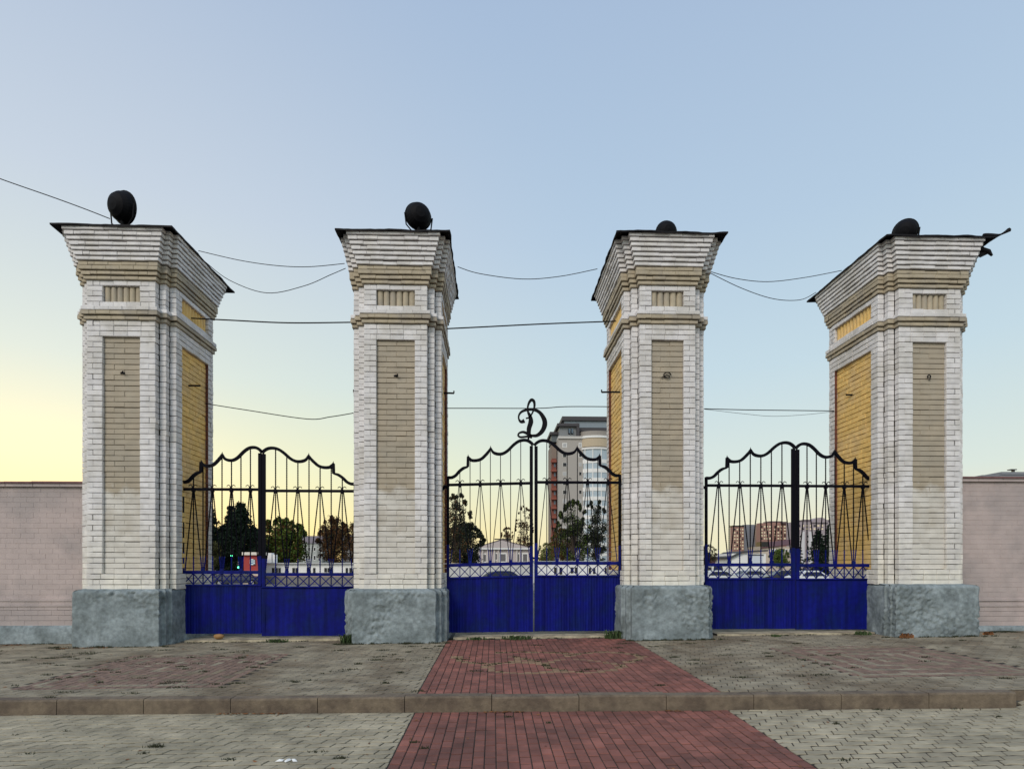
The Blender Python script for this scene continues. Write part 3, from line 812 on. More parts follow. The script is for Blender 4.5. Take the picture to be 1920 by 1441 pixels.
def stub(u0, u1, v, Y0, Y1, label):
    a, b = P(u0, v, Y0), P(u1, v, Y1); c = (a+b)/2; mb = MB(); mb.tube([a-c, (0,0,.004), b-c], .02, 4); mb.tube([b-c, b-c+Vector((0,0,.05))], .014, 5)
    o = mb.build('iron_bracket', M_iron); o.location = c; tag(o, label, 'bracket', 'iron bracket stubs on the pillars')
stub(376, 349, 723, .85, .80, 'short iron bracket on the inner side of the leftmost pillar')
stub(832, 851, 737, .7, .66, 'short iron bracket on the right side of the second pillar')
stub(1163, 1128, 735, .6, .6, 'longer iron bracket on the left side of the third pillar')
stub(1586, 1620, 740, 1.2, 1.12, 'short iron bracket across the yellow panel of the rightmost pillar')
stub(672, 663, 735, .3, .35, 'tiny iron bracket on the left edge of the second pillar')

# ------------------------------------------------------------------ small growth and litter
def clump(u, v, Y, r, h, n, name, label, mt=None, grp=None):
    c = P(u, v, Y); c.z = g(c.x, c.y); mb = MB()
    for _ in range(n):
        a = random.uniform(0, 2*pi); d = r*random.random()**.7; x, y = d*cos(a), d*sin(a)*.5
        hh = h*random.uniform(.3, 1); wd = random.uniform(.006,.014); b = random.uniform(0, 2*pi); ex, ey = x+cos(b)*hh*.5, y+sin(b)*hh*.4
        dx, dy = wd*cos(b+pi/2), wd*sin(b+pi/2)
        mb.add([(x-dx,y-dy,0),(x+dx,y+dy,0),((x+ex)/2+dx,(y+ey)/2+dy,hh*.7),((x+ex)/2-dx,(y+ey)/2-dy,hh*.7),(ex,ey,hh*.85)], [(0,1,2,3),(3,2,4)])
    o = mb.build(name, mt or M_weed); o.location = c; tag(o, label, 'weed', grp)
clump(655, 1200, -.1, .16, .24, 130, 'weed_clump', 'dark green weed clump at the left foot of the second pillar')
clump(520, 1198, .2, .2, .08, 110, 'weed_clump', 'low weeds at the threshold below the left gate')
clump(970, 1194, .2, .3, .09, 200, 'weed_clump', 'low weeds below the meeting stiles of the middle gate')
clump(895, 1194, .2, .2, .07, 100, 'weed_clump', 'low weeds below the left leaf of the middle gate')
clump(1155, 1190, .15, .24, .2, 190, 'weed_clump', 'bushy weeds between the middle gate and the third pillar')
clump(1618, 1188, .2, .16, .1, 90, 'weed_clump', 'yellow-green weeds at the left foot of the rightmost pillar')
clump(1455, 1194, .1, .1, .06, 60, 'weed_clump', 'small dark weed tuft under the left leaf of the right gate')
clump(1700, 1194, -.3, .13, .12, 110, 'weed_clump', 'dark reddish tuft at the front foot of the rightmost pillar', M_dryleaf)
clump(1853, 1190, -.0, .11, .08, 90, 'weed_clump', 'dark reddish tuft at the right corner of the rightmost plinth', M_dryleaf)
# tufts in the joints (uncountable)
mb = MB()
def tuft(x, y, hf, n, r, h):
    for _ in range(n):
        a = random.uniform(0, 2*pi); d = r*random.random(); px_, py_ = x+d*cos(a)*1.8, y+d*sin(a)*.5; z = hf(px_, py_)
        b = random.uniform(0, 2*pi); hh = h*random.uniform(.3,1); wd = .006
        mb.add([(px_-wd,py_,z-.005),(px_+wd,py_,z-.005),(px_+cos(b)*hh*.7,py_+sin(b)*hh*.5,z+hh)], [(0,1,2)])
random.seed(11)
for _ in range(260):
    x = random.uniform(-9.5, 10.5); y = random.uniform(-4.25, -.3)
    if RX0 < x < RX1 and random.random() < .75: continue
    if x > 3 and random.random() < .6: continue
    tuft(x, y, g, random.randint(8, 60), random.uniform(.03, .11), .03)
for _ in range(26):
    x = random.uniform(-5.5, 6.5); y = random.uniform(-7.5, -4.7)
    tuft(x, y, low, random.randint(8, 30), random.uniform(.02, .06), .03)
for u, v in ((320,1345),(738,1407),(1360,1382),(1300,1437),(1555,1420)):
    q = GP((u-640)*3, (v-1180)*3); tuft(q[0]*.98, q[1]-.4, low, 60, .06, .045)
for _ in range(60):
    st = random.choice(EMB); q = random.choice(st); tuft(q.x, q.y, g, 16, .04, .025)
for r_, p_ in zip(roots, PIL):      # grit and moss gathered along the feet of the pillars and walls
    w_ = p_['b']+.47
    for _ in range(40):
        tuft(p_['cx']+random.uniform(-w_, w_), -.23+abs(random.gauss(0,.02))*-1, g, random.randint(10, 45), .045, random.choice((.015,.03,.05)))
for _ in range(90):
    tuft(random.choice((random.uniform(-10.5, xl-.4), random.uniform(xr+.3, 10.5))), random.uniform(.28,.42), g, 20, .05, .03)
for _ in range(120): tuft(random.uniform(-6.5, 7.6), random.uniform(.2, .34), g, 16, .05, .03)
tag(mb.build('joint_weeds', M_moss), kind='stuff')
mb = MB()
def leafbit(x, y, hf, s_):
    z = hf(x, y)+.004; a = random.uniform(0, 2*pi); c, d = cos(a)*s_, sin(a)*s_
    mb.add([(x-c,y-d,z),(x+d*.5,y-c*.5,z+s_*.25),(x+c,y+d,z+s_*random.uniform(0,.5)),(x-d*.5,y+c*.5,z+.002)], [(0,1,2,3)])
for _ in range(420): leafbit(random.uniform(-10,11), random.uniform(-4.2, .3), g, random.uniform(.012,.03))
for _ in range(120): leafbit(random.uniform(-6,7), random.uniform(-8,-4.6), low, random.uniform(.01,.025))
for (x0, x1, y0, y1, n) in ((-7.9,-7.0,-.35,-.25,90),(-9.3,-8.8,.15,.3,70)):
    for _ in range(n): leafbit(random.uniform(x0,x1), random.uniform(y0,y1), g, .022)
for (xa, xb, n) in ((-3.1,-2.3,70),(-.1,.35,60),(1.9,2.1,20)):
    for _ in range(n):
        x = random.uniform(xa, xb); leafbit(x, kerbY(x)-.17-abs(random.gauss(0,.03)), low, .02)
tag(mb.build('fallen_leaves', M_dryleaf), kind='stuff')
# scraps
M_paper = mat('paper_scrap', (.8,.8,.78), .7)
for k, u in enumerate((524, 539, 552)):
    q = P(u, 1394, -6.06); mb = MB()
    mb.add([(-.035,-.015,.004),(.03,-.02,.008),(.035,.012,.014),(-.02,.02,.006),(0,0,.022)], [(0,1,4),(1,2,4),(2,3,4),(3,0,4)])
    o = mb.build('paper_scrap', M_paper); o.location = (q.x, q.y, low(q.x, q.y)+.002); o.rotation_euler = (0,0,k*1.1)
    tag(o, 'small white paper scrap in a row of three on the grey pavers at lower left', 'litter', 'white paper scraps on the pavers')
q = P(410, 1195, .45); mb = MB(); mb.lathe([(.01,-.06),(.055,-.045),(.08,0),(.07,.035),(.035,.055),(.01,.06)], 12)
mb.v = [(x*(1.3+.2*noise.noise(Vector((x*9,y*9,z*9)))), y, z*.85) for x,y,z in mb.v]
o = mb.build('orange_stone', mat('ochre_stone', (.36,.2,.08), .8, fine=.3), smooth=True); o.location = (q.x, q.y, g(q.x, q.y)+.09); tag(o, 'ochre rounded stone in the gap under the left gate', 'stone')

# ------------------------------------------------------------------ beyond the gates
GZ = -.4
def yard_boxes():
    mb = MB(); mb.add([(-160,34,GZ-.02),(160,34,GZ-.02),(160,118,GZ-.02),(-160,118,GZ-.02)], [(0,1,2,3)])
    tag(mb.build('yard', mat('yard_asphalt', (.22,.20,.185), .9, col2=(.16,.15,.14), noise_s=.05, fine=.15)), kind='structure')
    mb = MB(); mb.add([(-160,118,GZ-.01),(160,118,GZ-.01),(160,146,GZ-.01),(-160,146,GZ-.01)], [(0,1,2,3)])
    tag(mb.build('path', mat('sandy_path', (.42,.30,.22), .9, fine=.15)), kind='structure')
yard_boxes()
def pbox(mb, u0, u1, v0, v1, Y, dp, m=0, zb=None):
    """box with its front at distance Y covering the pixel rectangle"""
    a = P(u0, v0, Y); b = P(u1, v1, Y); mb.box(a.x, b.x, Y, Y+dp, b.z if zb is None else zb, a.z, m)
def bld(name, u, Y, label, cat_, grp='buildings seen beyond the gates'):
    p = P(u, V0, Y); r = empty(name, (p.x, Y, GZ), 0, label, cat_, grp); r['_x'] = p.x; return r
def part(name, root, mt, fn, smooth=False):
    mb = MB(); fn(mb); ox, oy, oz = root.location
    mb.v = [(x-ox, y-oy, z-oz) for x,y,z in mb.v]
    return mb.build(name, mt, root, smooth=smooth)
def windows(root, Y, rects, glass=None, frame=None):
    for (u0, u1, v0, v1) in rects:
        f = part('window', root, frame or M_wh, lambda mb: pbox(mb, u0, u1, v0, v1, Y-.06, .12))
        a = P(u0, v0, Y); b = P(u1, v1, Y); mx_ = (b.x-a.x)*.14; mz_ = (a.z-b.z)*.12
        mb = MB(); ox, oy, oz = root.location
        mb.box(a.x+mx_-ox, b.x-mx_-ox, -.1, .0, b.z+mz_-oz, a.z-mz_-oz)
        mb.build('pane', glass or M_dk, f)
# low white building across the yard
Yw = 52
r = bld('low_white_building', 580, Yw, 'long single-storey white building with small dark windows seen through the left gate', 'building')
part('wall', r, M_wh, lambda mb: pbox(mb, 498, 700, 1056, 1090, Yw, 8, zb=GZ))
part('roof', r, mat('pale_roof', (.5,.5,.5), .7), lambda mb: pbox(mb, 496, 702, 1054.5, 1056.3, Yw-.3, 9))
part('wall_foot', r, mat('sandy_plaster', (.50,.36,.27), .85, fine=.15), lambda mb: pbox(mb, 497, 701, 1075, 1080.5, Yw-.15, .2)); part('wall_foot', r, mat('grey_plaster', (.20,.19,.18), .85, fine=.2), lambda mb: pbox(mb, 497, 701, 1080.5, 1094, Yw-.2, .25, zb=GZ))
windows(r, Yw, [(510,514.5,1064,1073),(516,520.5,1064,1073),(522,526,1064,1073),(548,552.5,1064,1073),(554,558.5,1064,1073),(575,580,1064,1073),(587,591,1064,1073),(608,612.5,1064,1072),(614,618.5,1064,1072),(620,624,1064,1072),(648,652,1064,1073),(655,659.5,1064,1073),(662,666,1064,1073)], frame=M_dk)
part('rooftop_box', r, M_wh, lambda mb: pbox(mb, 500, 509, 1036, 1056, Yw+.5, .8)); part('rooftop_box', r, M_wh, lambda mb: pbox(mb, 511, 515, 1039, 1056, Yw+.6, .8))
r = bld('low_white_annex', 1070, Yw, 'long single-storey white building with dark windows seen through the right leaf of the middle gate', 'building')
part('wall', r, M_wh, lambda mb: pbox(mb, 1003, 1230, 1053, 1090, Yw, 8, zb=GZ))
part('roof', r, mat('pale_roof2', (.4,.42,.42), .7), lambda mb: pbox(mb, 1001, 1232, 1051, 1053.5, Yw-.3, 9))
windows(r, Yw, [(1039,1043,1063,1076),(1049,1054,1063,1076),(1070,1075,1063,1074),(1078,1082,1063,1074),(1104,1108,1064,1075),(1112,1116,1064,1075),(1134,1138,1064,1075)], frame=M_dk)
# yard wall (white) in front of the classical house
r = bld('yard_wall', 920, 50, 'low pale wall across the yard seen through the left leaf of the middle gate', 'wall')
part('wall', r, mat('pale_wall', (.55,.54,.52), .8, fine=.1), lambda mb: pbox(mb, 780, 1000, 1057, 1090, 50, .4, zb=GZ))
part('coping', r, M_wh, lambda mb: pbox(mb, 780, 1000.5, 1055.5, 1057.2, 49.9, .6))
# classical house
Yh = 190; r = bld('classical_house', 940, Yh, 'pale house with a low triangular pediment and tall windows beyond the middle gate', 'house')
Mh = mat('house_plaster', (.50,.44,.43), .85, fine=.08)
part('wall', r, Mh, lambda mb: pbox(mb, 888, 996, 1028, 1090, Yh, 14, zb=GZ))
def ped(mb):
    a, b, c = P(884,1027,Yh-.6), P(999,1027,Yh-.6), P(941,1010,Yh-.6)
    mb.add([(a.x,Yh-.6,a.z),(b.x,Yh-.6,b.z),(c.x,Yh-.6,c.z),(a.x,Yh+15,a.z),(b.x,Yh+15,b.z),(c.x,Yh+15,c.z)], [(0,1,2),(3,5,4),(0,2,5,3),(1,4,5,2),(0,3,4,1)])
part('roof', r, mat('house_roof', (.14,.11,.11), .8), ped)
def tym(mb):
    a, b, c = P(892,1026,Yh-.7), P(991,1026,Yh-.7), P(941,1012.5,Yh-.7)
    mb.add([(a.x,Yh-.7,a.z),(b.x,Yh-.7,b.z),(c.x,Yh-.7,c.z)]+[(q.x,Yh-.61,q.z) for q in (a,b,c)], [(0,1,2),(3,5,4),(0,2,5,3),(1,4,5,2),(0,3,4,1)])
part('pediment', r, Mh, tym)
part('cornice', r, M_wh, lambda mb: pbox(mb, 884, 999, 1026.5, 1029.5, Yh-1, 1.2))
part('ridge_beam', r, M_dk, lambda mb: pbox(mb, 927, 958, 1009.2, 1011, Yh+3, 2))
for u in (889,904,913,926,933,952,958,968,975,992): part('pilaster', r, mat('pilaster', (.58,.53,.51), .8), lambda mb: pbox(mb, u, u+2.2, 1029.5, 1057, Yh-.5, .6))
windows(r, Yh, [(894,900,1037,1054),(905.5,912,1037,1054),(929,932.5,1036,1050),(936,950,1036,1054),(969,974,1036,1054),(979,990,1036,1054)], frame=M_wh, glass=mat('grey_pane', (.14,.13,.14), .3))
r = bld('utility_cabin', 876, 100, 'small white box cabin left of the pediment house', 'cabin')
part('wall', r, M_wh, lambda mb: pbox(mb, 871, 881, 1035, 1052, 100, 3)); part('post', r, M_dk, lambda mb: (pbox(mb, 872, 873.5, 1052, 1075, 100.5, .2, zb=GZ), pbox(mb, 878.5, 880, 1052, 1075, 100.5, .2, zb=GZ)))
# red kiosk
Yk = 50; r = bld('red_kiosk', 474, Yk, 'red kiosk with a pale sign patch, seen left of the left gate meeting stiles', 'kiosk')
part('wall', r, mat('kiosk_red', (.36,.035,.03), .6), lambda mb: pbox(mb, 457, 489, 1040, 1069, Yk, 1.2))
part('fascia', r, mat('kiosk_white', (.75,.68,.6), .7), lambda mb: pbox(mb, 453.5, 491, 1034.5, 1040, Yk-.3, 1.7))
part('base', r, mat('kiosk_base', (.62,.5,.4), .7), lambda mb: pbox(mb, 456, 490, 1069, 1095, Yk-.1, 1.3, zb=GZ))
def eight(mb):
    for (a,b,c,d) in ((468,477.5,1047.5,1049.5),(468,477.5,1051.8,1053.4),(468,477.5,1056.4,1058.4),(468,470.4,1047.5,1058.4),(475.2,477.6,1047.5,1058.4)): pbox(mb, a, b, c, d, Yk-.14, .12)
part('sign_mark', r, mat('sign_white', (.75,.85,.9), .6), eight)
part('sign_plate', r, mat('sign_blue', (.18,.32,.45), .6), lambda mb: pbox(mb, 470, 475.5, 1049, 1057, Yk-.08, .06))
# far flat-roofed building behind the trees on the left
r = bld('grey_roof_building', 590, 260, 'two-storey pale building with a mauve grey roof between the broadleaf trees beyond the left gate', 'building')
part('wall', r, mat('pale_facade', (.42,.44,.42), .8, fine=.2), lambda mb: pbox(mb, 558, 604, 1018, 1060, 260, 14, zb=GZ))
part('roof', r, mat('mauve_roof', (.25,.22,.26), .8), lambda mb: pbox(mb, 553, 609, 1004, 1018, 259.5, 16))
windows(r, 260, [(568,572,1025,1033),(578,582,1025,1033),(588,592,1025,1033),(598,601,1025,1033),(568,572,1040,1050),(578,582,1040,1050),(588,592,1040,1050)])
r = bld('blue_roof_house', 648, 280, 'pale house with a blue grey roof at the right edge of the left gate', 'house')
part('wall', r, mat('pale_facade2', (.45,.43,.42), .8, fine=.2), lambda mb: pbox(mb, 640, 700, 1016, 1060, 280, 12, zb=GZ))
part('roof', r, mat('blue_roof', (.28,.31,.37), .8), lambda mb: pbox(mb, 636, 702, 1003, 1016, 279.5, 14))
windows(r, 280, [(648,652,1024,1034),(658,662,1024,1034)])

# tower block beside the third pillar
Yt = 250
r = bld('tower_block', 1090, Yt, 'tall residential tower with dark stepped top and a rounded glazed bay beyond the middle gate', 'tower block')
Mt = mat('tower_plaster', (.40,.37,.34), .85, fine=.06); Mtd = mat('tower_dark', (.05,.045,.05), .6); Mtb = mat('tower_side', (.24,.19,.16), .85, fine=.1)
part('body', r, Mt, lambda mb: pbox(mb, 1047, 1096, 822, 1060, Yt, 26, zb=GZ))
part('side_wing', r, Mtb, lambda mb: pbox(mb, 1034, 1047, 832, 1060, Yt+8, 16, zb=GZ))
part('red_brick_wing', r, mat('tower_red', (.22,.07,.05), .85, fine=.2), lambda mb: pbox(mb, 1034.5, 1043, 859, 1060, Yt+6, 3, zb=GZ))
for k in range(11): part('balcony', r, mat('balcony_red', (.26,.08,.055), .8) if k == 0 else bpy.data.materials['balcony_red'], lambda mb: pbox(mb, 1033, 1044, 862+k*17.5, 866+k*17.5, Yt+4.6, 1.4))
for k in range(11): part('window', r, M_glass, lambda mb: pbox(mb, 1038.5, 1042, 868+k*17.5, 875+k*17.5, Yt+5.9, .3))
part('penthouse', r, mat('penthouse_grey', (.20,.21,.22), .5), lambda mb: pbox(mb, 1049, 1084, 798, 817, Yt+1, 20))
part('penthouse_roof', r, Mtd, lambda mb: (pbox(mb, 1045, 1086, 793, 798.5, Yt-.5, 24), pbox(mb, 1081, 1086.5, 793, 817, Yt-.3, 2), pbox(mb, 1031, 1048, 809, 814, Yt+6, 16)))
part('side_penthouse', r, mat('penthouse_side', (.10,.12,.13), .5), lambda mb: pbox(mb, 1034, 1047.5, 814, 828, Yt+7, 14))
part('ledge', r, mat('ledge_pale', (.55,.53,.5), .8), lambda mb: pbox(mb, 1047, 1094, 817, 822, Yt-.6, 26))
part('crown', r, mat('crown_glass', (.22,.26,.30), .3), lambda mb: pbox(mb, 1058, 1175, 788, 802, Yt+6, 20))
part('crown_roof', r, Mtd, lambda mb: (pbox(mb, 1054, 1180, 780, 788.5, Yt+5, 24), pbox(mb, 1084, 1180, 802, 809, Yt+4, 22)))
def bay(mb, v0, v1, rad=0, m=0):
    c = P(1118, v0, Yt); c2 = P(1118, v1, Yt); R = (P(1142, 0, Yt).x-P(1094, 0, Yt).x)/2*1.25+rad
    pts = [(c.x+R*cos(pi+pi*i/16), Yt+3+R*.7*sin(pi+pi*i/16)) for i in range(17)]+[(c.x+R, Yt+20), (c.x-R, Yt+20)]
    mb.prism(pts, c2.z, c.z, m)
part('bay_top', r, mat('bay_top', (.30,.27,.24), .7), lambda mb: bay(mb, 809, 840, .2))
part('bay_band', r, mat('bay_band', (.50,.41,.29), .8), lambda mb: bay(mb, 822, 838, .5))
part('bay_ledge', r, M_wh, lambda mb: (bay(mb, 818, 822, .9), bay(mb, 840, 843, .7)))
part('glazed_bay', r, mat('bay_glass', (.42,.50,.56), .25), lambda mb: bay(mb, 840, 1062, 0))
for k in range(12): part('floor_band', r, M_wh, lambda mb: bay(mb, 862+k*17.3, 869+k*17.3, .25))
for k in range(6):
    an = pi+pi*(k+.5)/6; R = (P(1142,0,Yt).x-P(1094,0,Yt).x)/2*1.25+.12; c = P(1118, 840, Yt)
    part('mullion', r, M_wh, lambda mb: mb.box(c.x+R*cos(an)-.18, c.x+R*cos(an)+.18, Yt+3+R*.7*sin(an)-.2, Yt+3+R*.7*sin(an)+.2, GZ, c.z))
part('right_body', r, Mt, lambda mb: pbox(mb, 1146, 1185, 822, 1060, Yt+6, 22, zb=GZ))
for i in range(12):
    v = 832+i*17.2 if i else 830
    windows(r, Yt, [(1054.5,1063,v,v+8.5)], frame=M_wh if i < 1 else mat('w_fr', (.5,.48,.45), .7) if i == 1 else bpy.data.materials['w_fr'], glass=mat('pale_pane', (.42,.42,.42), .4) if i == 0 else bpy.data.materials['pale_pane'] if i % 3 == 0 else M_dk)
    windows(r, Yt, [(1085,1091,v,v+8)], frame=bpy.data.materials['w_fr'] if i > 1 else M_wh, glass=bpy.data.materials['pale_pane'] if i % 2 == 0 else M_dk)
windows(r, Yt+1, [(1065,1069,803,814),(1070.5,1074.5,803,814)], frame=M_dk, glass=M_glass)

# far blocks beyond the right gate
Yb = 420
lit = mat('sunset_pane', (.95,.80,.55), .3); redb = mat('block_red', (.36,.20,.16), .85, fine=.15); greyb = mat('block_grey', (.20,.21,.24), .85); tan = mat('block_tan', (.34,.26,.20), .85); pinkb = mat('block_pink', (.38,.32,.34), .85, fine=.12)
def grid(root, Y, u0, u1, v0, v1, nx_, nz_, gl, fr, every=1):
    du, dv = (u1-u0)/nx_, (v1-v0)/nz_
    mb = MB(); fb = MB(); ox, oy, oz = root.location
    for i in range(nx_):
        for j in range(nz_):
            f = part('window', root, fr, lambda m_: pbox(m_, u0+du*(i+.14), u0+du*(i+.86), v0+dv*(j+.2), v0+dv*(j+.8), Y-.1, .3))
            a = P(u0+du*(i+.24), v0+dv*(j+.28), Y); b = P(u0+du*(i+.76), v0+dv*(j+.72), Y); m_ = MB(); m_.box(a.x-ox, b.x-ox, -.2, 0, b.z-oz, a.z-oz); m_.build('pane', gl if (i*5+j*3) % 4 else M_dk, f)
r = bld('corner_block', 1398, Yb, 'brown and grey high-rise with a sunlit left face, leftmost block beyond the right gate', 'apartment block')
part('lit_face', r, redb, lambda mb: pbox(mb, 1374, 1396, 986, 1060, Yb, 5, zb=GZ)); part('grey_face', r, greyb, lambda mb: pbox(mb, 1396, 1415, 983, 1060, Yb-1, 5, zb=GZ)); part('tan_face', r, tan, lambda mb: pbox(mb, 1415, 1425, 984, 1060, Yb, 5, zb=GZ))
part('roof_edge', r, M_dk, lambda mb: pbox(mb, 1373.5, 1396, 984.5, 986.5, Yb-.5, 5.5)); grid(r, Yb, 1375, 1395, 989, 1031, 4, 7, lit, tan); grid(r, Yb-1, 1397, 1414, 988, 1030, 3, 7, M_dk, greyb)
r = bld('red_block', 1455, Yb-20, 'long reddish high-rise catching the sunset in its windows, second block beyond the right gate', 'apartment block')
part('body', r, redb, lambda mb: (pbox(mb, 1425, 1447, 980, 1060, Yb-20, 6, zb=GZ), pbox(mb, 1447, 1486, 979, 1060, Yb-19, 6, zb=GZ)))
part('roof_structure', r, mat('block_dark', (.12,.08,.08), .8), lambda mb: (pbox(mb, 1443, 1466, 976.5, 980, Yb-18, 10), pbox(mb, 1466, 1476, 977.5, 981, Yb-21, 8)))
grid(r, Yb-20, 1426, 1446, 984, 1012, 4, 5, lit, tan); grid(r, Yb-19, 1449, 1485, 984, 1012, 6, 5, lit, redb)
r = bld('arched_block', 1530, Yb-60, 'pinkish grey block with an arched gable top beside the rightmost pillar', 'apartment block')
part('body', r, pinkb, lambda mb: pbox(mb, 1486, 1590, 978, 1060, Yb-60, 8, zb=GZ))
def arch(mb):
    c = P(1538, 978, Yb-61); R = P(1547,0,Yb-61).x-P(1532,0,Yb-61).x
    pts = [(c.x+R*cos(pi*i/12), c.z+R*.62*sin(pi*i/12)) for i in range(13)]
    n = 13; mb.add([(x,Yb-61,z-.4) for x,z in pts]+[(x,Yb-55,z-.4) for x,z in pts], [tuple(range(n-1,-1,-1)), tuple(range(n,2*n))]+[(i,(i+1)%n,n+(i+1)%n,n+i) for i in range(n)])
part('gable', r, pinkb, arch); part('parapet', r, mat('block_dark2', (.15,.12,.13), .8), lambda mb: pbox(mb, 1508, 1530, 973.5, 978, Yb-58, 8)); part('parapet', r, bpy.data.materials['block_dark2'], lambda mb: pbox(mb, 1553, 1590, 974, 978, Yb-58, 8))
for u in (1489, 1503, 1517, 1531): part('pale_pier', r, mat('pier', (.62,.60,.62), .8), lambda mb: pbox(mb, u, u+6, 996, 1058, Yb-61, 1.2))
grid(r, Yb-60, 1495, 1545, 982, 994, 7, 2, lit, pinkb); grid(r, Yb-60, 1496, 1552, 1000, 1050, 4, 5, M_dk, M_wh)
Yl = 230; r = bld('cream_house', 1460, Yl, 'cream two-storey house with a dark red sloping roof beyond the right gate', 'house')
part('wall', r, mat('cream_wall', (.55,.46,.38), .85, fine=.1), lambda mb: pbox(mb, 1424, 1486, 1024, 1060, Yl, 12, zb=GZ))
def rf(mb):
    a = [P(1426,1026,Yl-.5), P(1488,1019,Yl-.5), P(1486,1010,Yl+6), P(1438,1016,Yl+6)]
    mb.add([tuple(p) for p in a]+[(p.x, p.y, p.z-.4) for p in a], [(0,1,2,3),(7,6,5,4),(0,4,5,1),(1,5,6,2),(2,6,7,3),(3,7,4,0)])
part('roof', r, mat('dark_red_roof', (.12,.055,.06), .8), rf)
part('dormer', r, M_dk, lambda mb: pbox(mb, 1428, 1441, 1015, 1024, Yl-.3, 5)); grid(r, Yl, 1444, 1484, 1026, 1040, 6, 1, M_glass, M_wh)
Yg = 110; r = bld('white_garage', 1405, Yg, 'white garage building with a low sloping roof and wide pale door beyond the right gate', 'garage')
part('wall', r, M_wh, lambda mb: pbox(mb, 1372, 1436, 1037, 1070, Yg, 9, zb=GZ))
def gr(mb):
    a = [P(1368,1044,Yg-.5), P(1392,1032.5,Yg-.5), P(1440,1030,Yg-.5), P(1440,1033,Yg-.5), P(1393,1036,Yg-.5), P(1369,1047,Yg-.5)]
    n = 6; mb.add([tuple(p) for p in a]+[(p.x, p.y+10, p.z) for p in a], [tuple(range(6)), tuple(range(11,5,-1))]+[(i,(i+1)%6,6+(i+1)%6,6+i) for i in range(6)])
part('roof', r, mat('garage_roof', (.06,.06,.06), .8), gr); part('garage_door', r, mat('door_pale', (.60,.64,.70), .6), lambda mb: pbox(mb, 1404, 1430, 1041, 1056, Yg-.1, .2)); part('door_frame', r, M_dk, lambda mb: (pbox(mb, 1402.5, 1404, 1039.5, 1060, Yg-.12, .2), pbox(mb, 1402.5, 1432, 1039.3, 1041, Yg-.14, .2)))
r = bld('red_roof_shed', 1345, 130, 'low shed with a dark red roof just right of the third pillar', 'shed')
part('wall', r, M_wh, lambda mb: pbox(mb, 1300, 1368, 1053, 1070, 130, 6, zb=GZ))
def rs(mb):
    a = [P(1298,1054,129), P(1372,1054,129), P(1368,1044,133), P(1300,1045,133)]
    mb.add([tuple(p) for p in a]+[(p.x, p.y, p.z-.3) for p in a], [(0,1,2,3),(7,6,5,4),(0,4,5,1),(1,5,6,2),(2,6,7,3),(3,7,4,0)])
part('roof', r, mat('shed_roof', (.13,.05,.05), .85), rs)
# roof peeping over the right wall
r = bld('flat_roof_building', 1880, 60, 'flat roof edge with a small vent showing above the right boundary wall', 'building')
part('wall', r, mat('fr_wall', (.4,.4,.4), .8), lambda mb: pbox(mb, 1846, 2060, 893, 1060, 60, 10, zb=GZ))
part('roof', r, mat('fr_roof', (.22,.23,.25), .7), lambda mb: (pbox(mb, 1878, 2060, 884, 890, 59.5, 11), pbox(mb, 1842, 2062, 890, 893.5, 59.2, 12)))
part('vent', r, M_dk, lambda mb: (pbox(mb, 1900, 1903, 880, 885, 60, .3), pbox(mb, 1896, 1907, 878.8, 880.5, 60, .6)))

# ------------------------------------------------------------------ trees
def leafquad(mb, c, s_, m=0):
    a = Vector((random.gauss(0,1), random.gauss(0,1), random.gauss(0,1))).normalized(); b = a.cross(Vector((random.gauss(0,1), random.gauss(0,1), random.gauss(0,1)))).normalized()
    a *= s_*random.uniform(.5,1.1); b *= s_*.6
    mb.add([c-a, c+b, c+a, c-b], [(0,1,2,3)], m)
def broadleaf(u0, u1, v_top, v_bot, Y, mats, label, n=2600, sparse=0, seed=1, leaf=None, name='broadleaf_tree'):
    random.seed(seed)
    a, b = P(u0, v_top, Y), P(u1, v_top, Y); cx = (a.x+b.x)/2; rx = (b.x-a.x)/2; zt = a.z-GZ; zb = P(u0, v_bot, Y).z-GZ; H = zt-zb; cz = zb+H*.5
    root = empty(name, (cx, Y, GZ), 0, label, 'tree', 'trees beyond the gates')
    tr = MB(); tr.tube([(0,0,-.2),(.05*rx,0,zb*.6),(-.04*rx,0,cz),(0,0,zt-H*.15)], [rx*.07+.06, rx*.06+.05, rx*.04, .03], 7)
    cl = []
    for i in range(int(75 if not sparse else 42)):
        while True:
            p = Vector((random.uniform(-1,1), random.uniform(-1,1), random.uniform(-1,1)))
            if abs(p.x)**2.6+abs(p.y)**2.6+(abs(p.z)**2.2 if p.z > 0 else abs(p.z)**6) < 1: break
        t = (p.z+1)/2; nar = 1-.45*max(0, p.z)**1.5 if not sparse else 1-.6*max(0, p.z)
        c = Vector((p.x*rx*.82*nar, p.y*rx*.8*nar, cz+p.z*H*.44)); cl.append((c, random.uniform(.15,.32)*rx*(1-.35*sparse)+H*.02))
        st = Vector((0, 0, zb+(c.z-zb)*.45)); tr.tube([st, (st+c)/2+Vector((0,0,.1)), c], [rx*.025+.02, .02+rx*.012, .012], 4)
    for i in range(26):      # twigs that break the outline
        an = random.uniform(0, pi); e = Vector((cos(an)*rx*random.uniform(.85,1.02), random.uniform(-.5,.5)*rx, cz+sin(an)*H*.5*random.uniform(.86,1.03)))
        cl.append((e, rx*.09+.05))
    tr.build('trunk', M_bark, root)
    cr = MB(); lf = leaf or max(.11, rx*.055); n = int(n*3)
    for i in range(n):
        c, r_ = random.choice(cl); d = Vector((random.gauss(0,1), random.gauss(0,1), random.gauss(0,.75))).normalized()*r_*random.random()**.5; d.z *= 1.35
        leafquad(cr, c+d, lf*random.uniform(.6,1.3), 0 if random.random() < .75 else 1)
    cr.build('crown', mats, root)
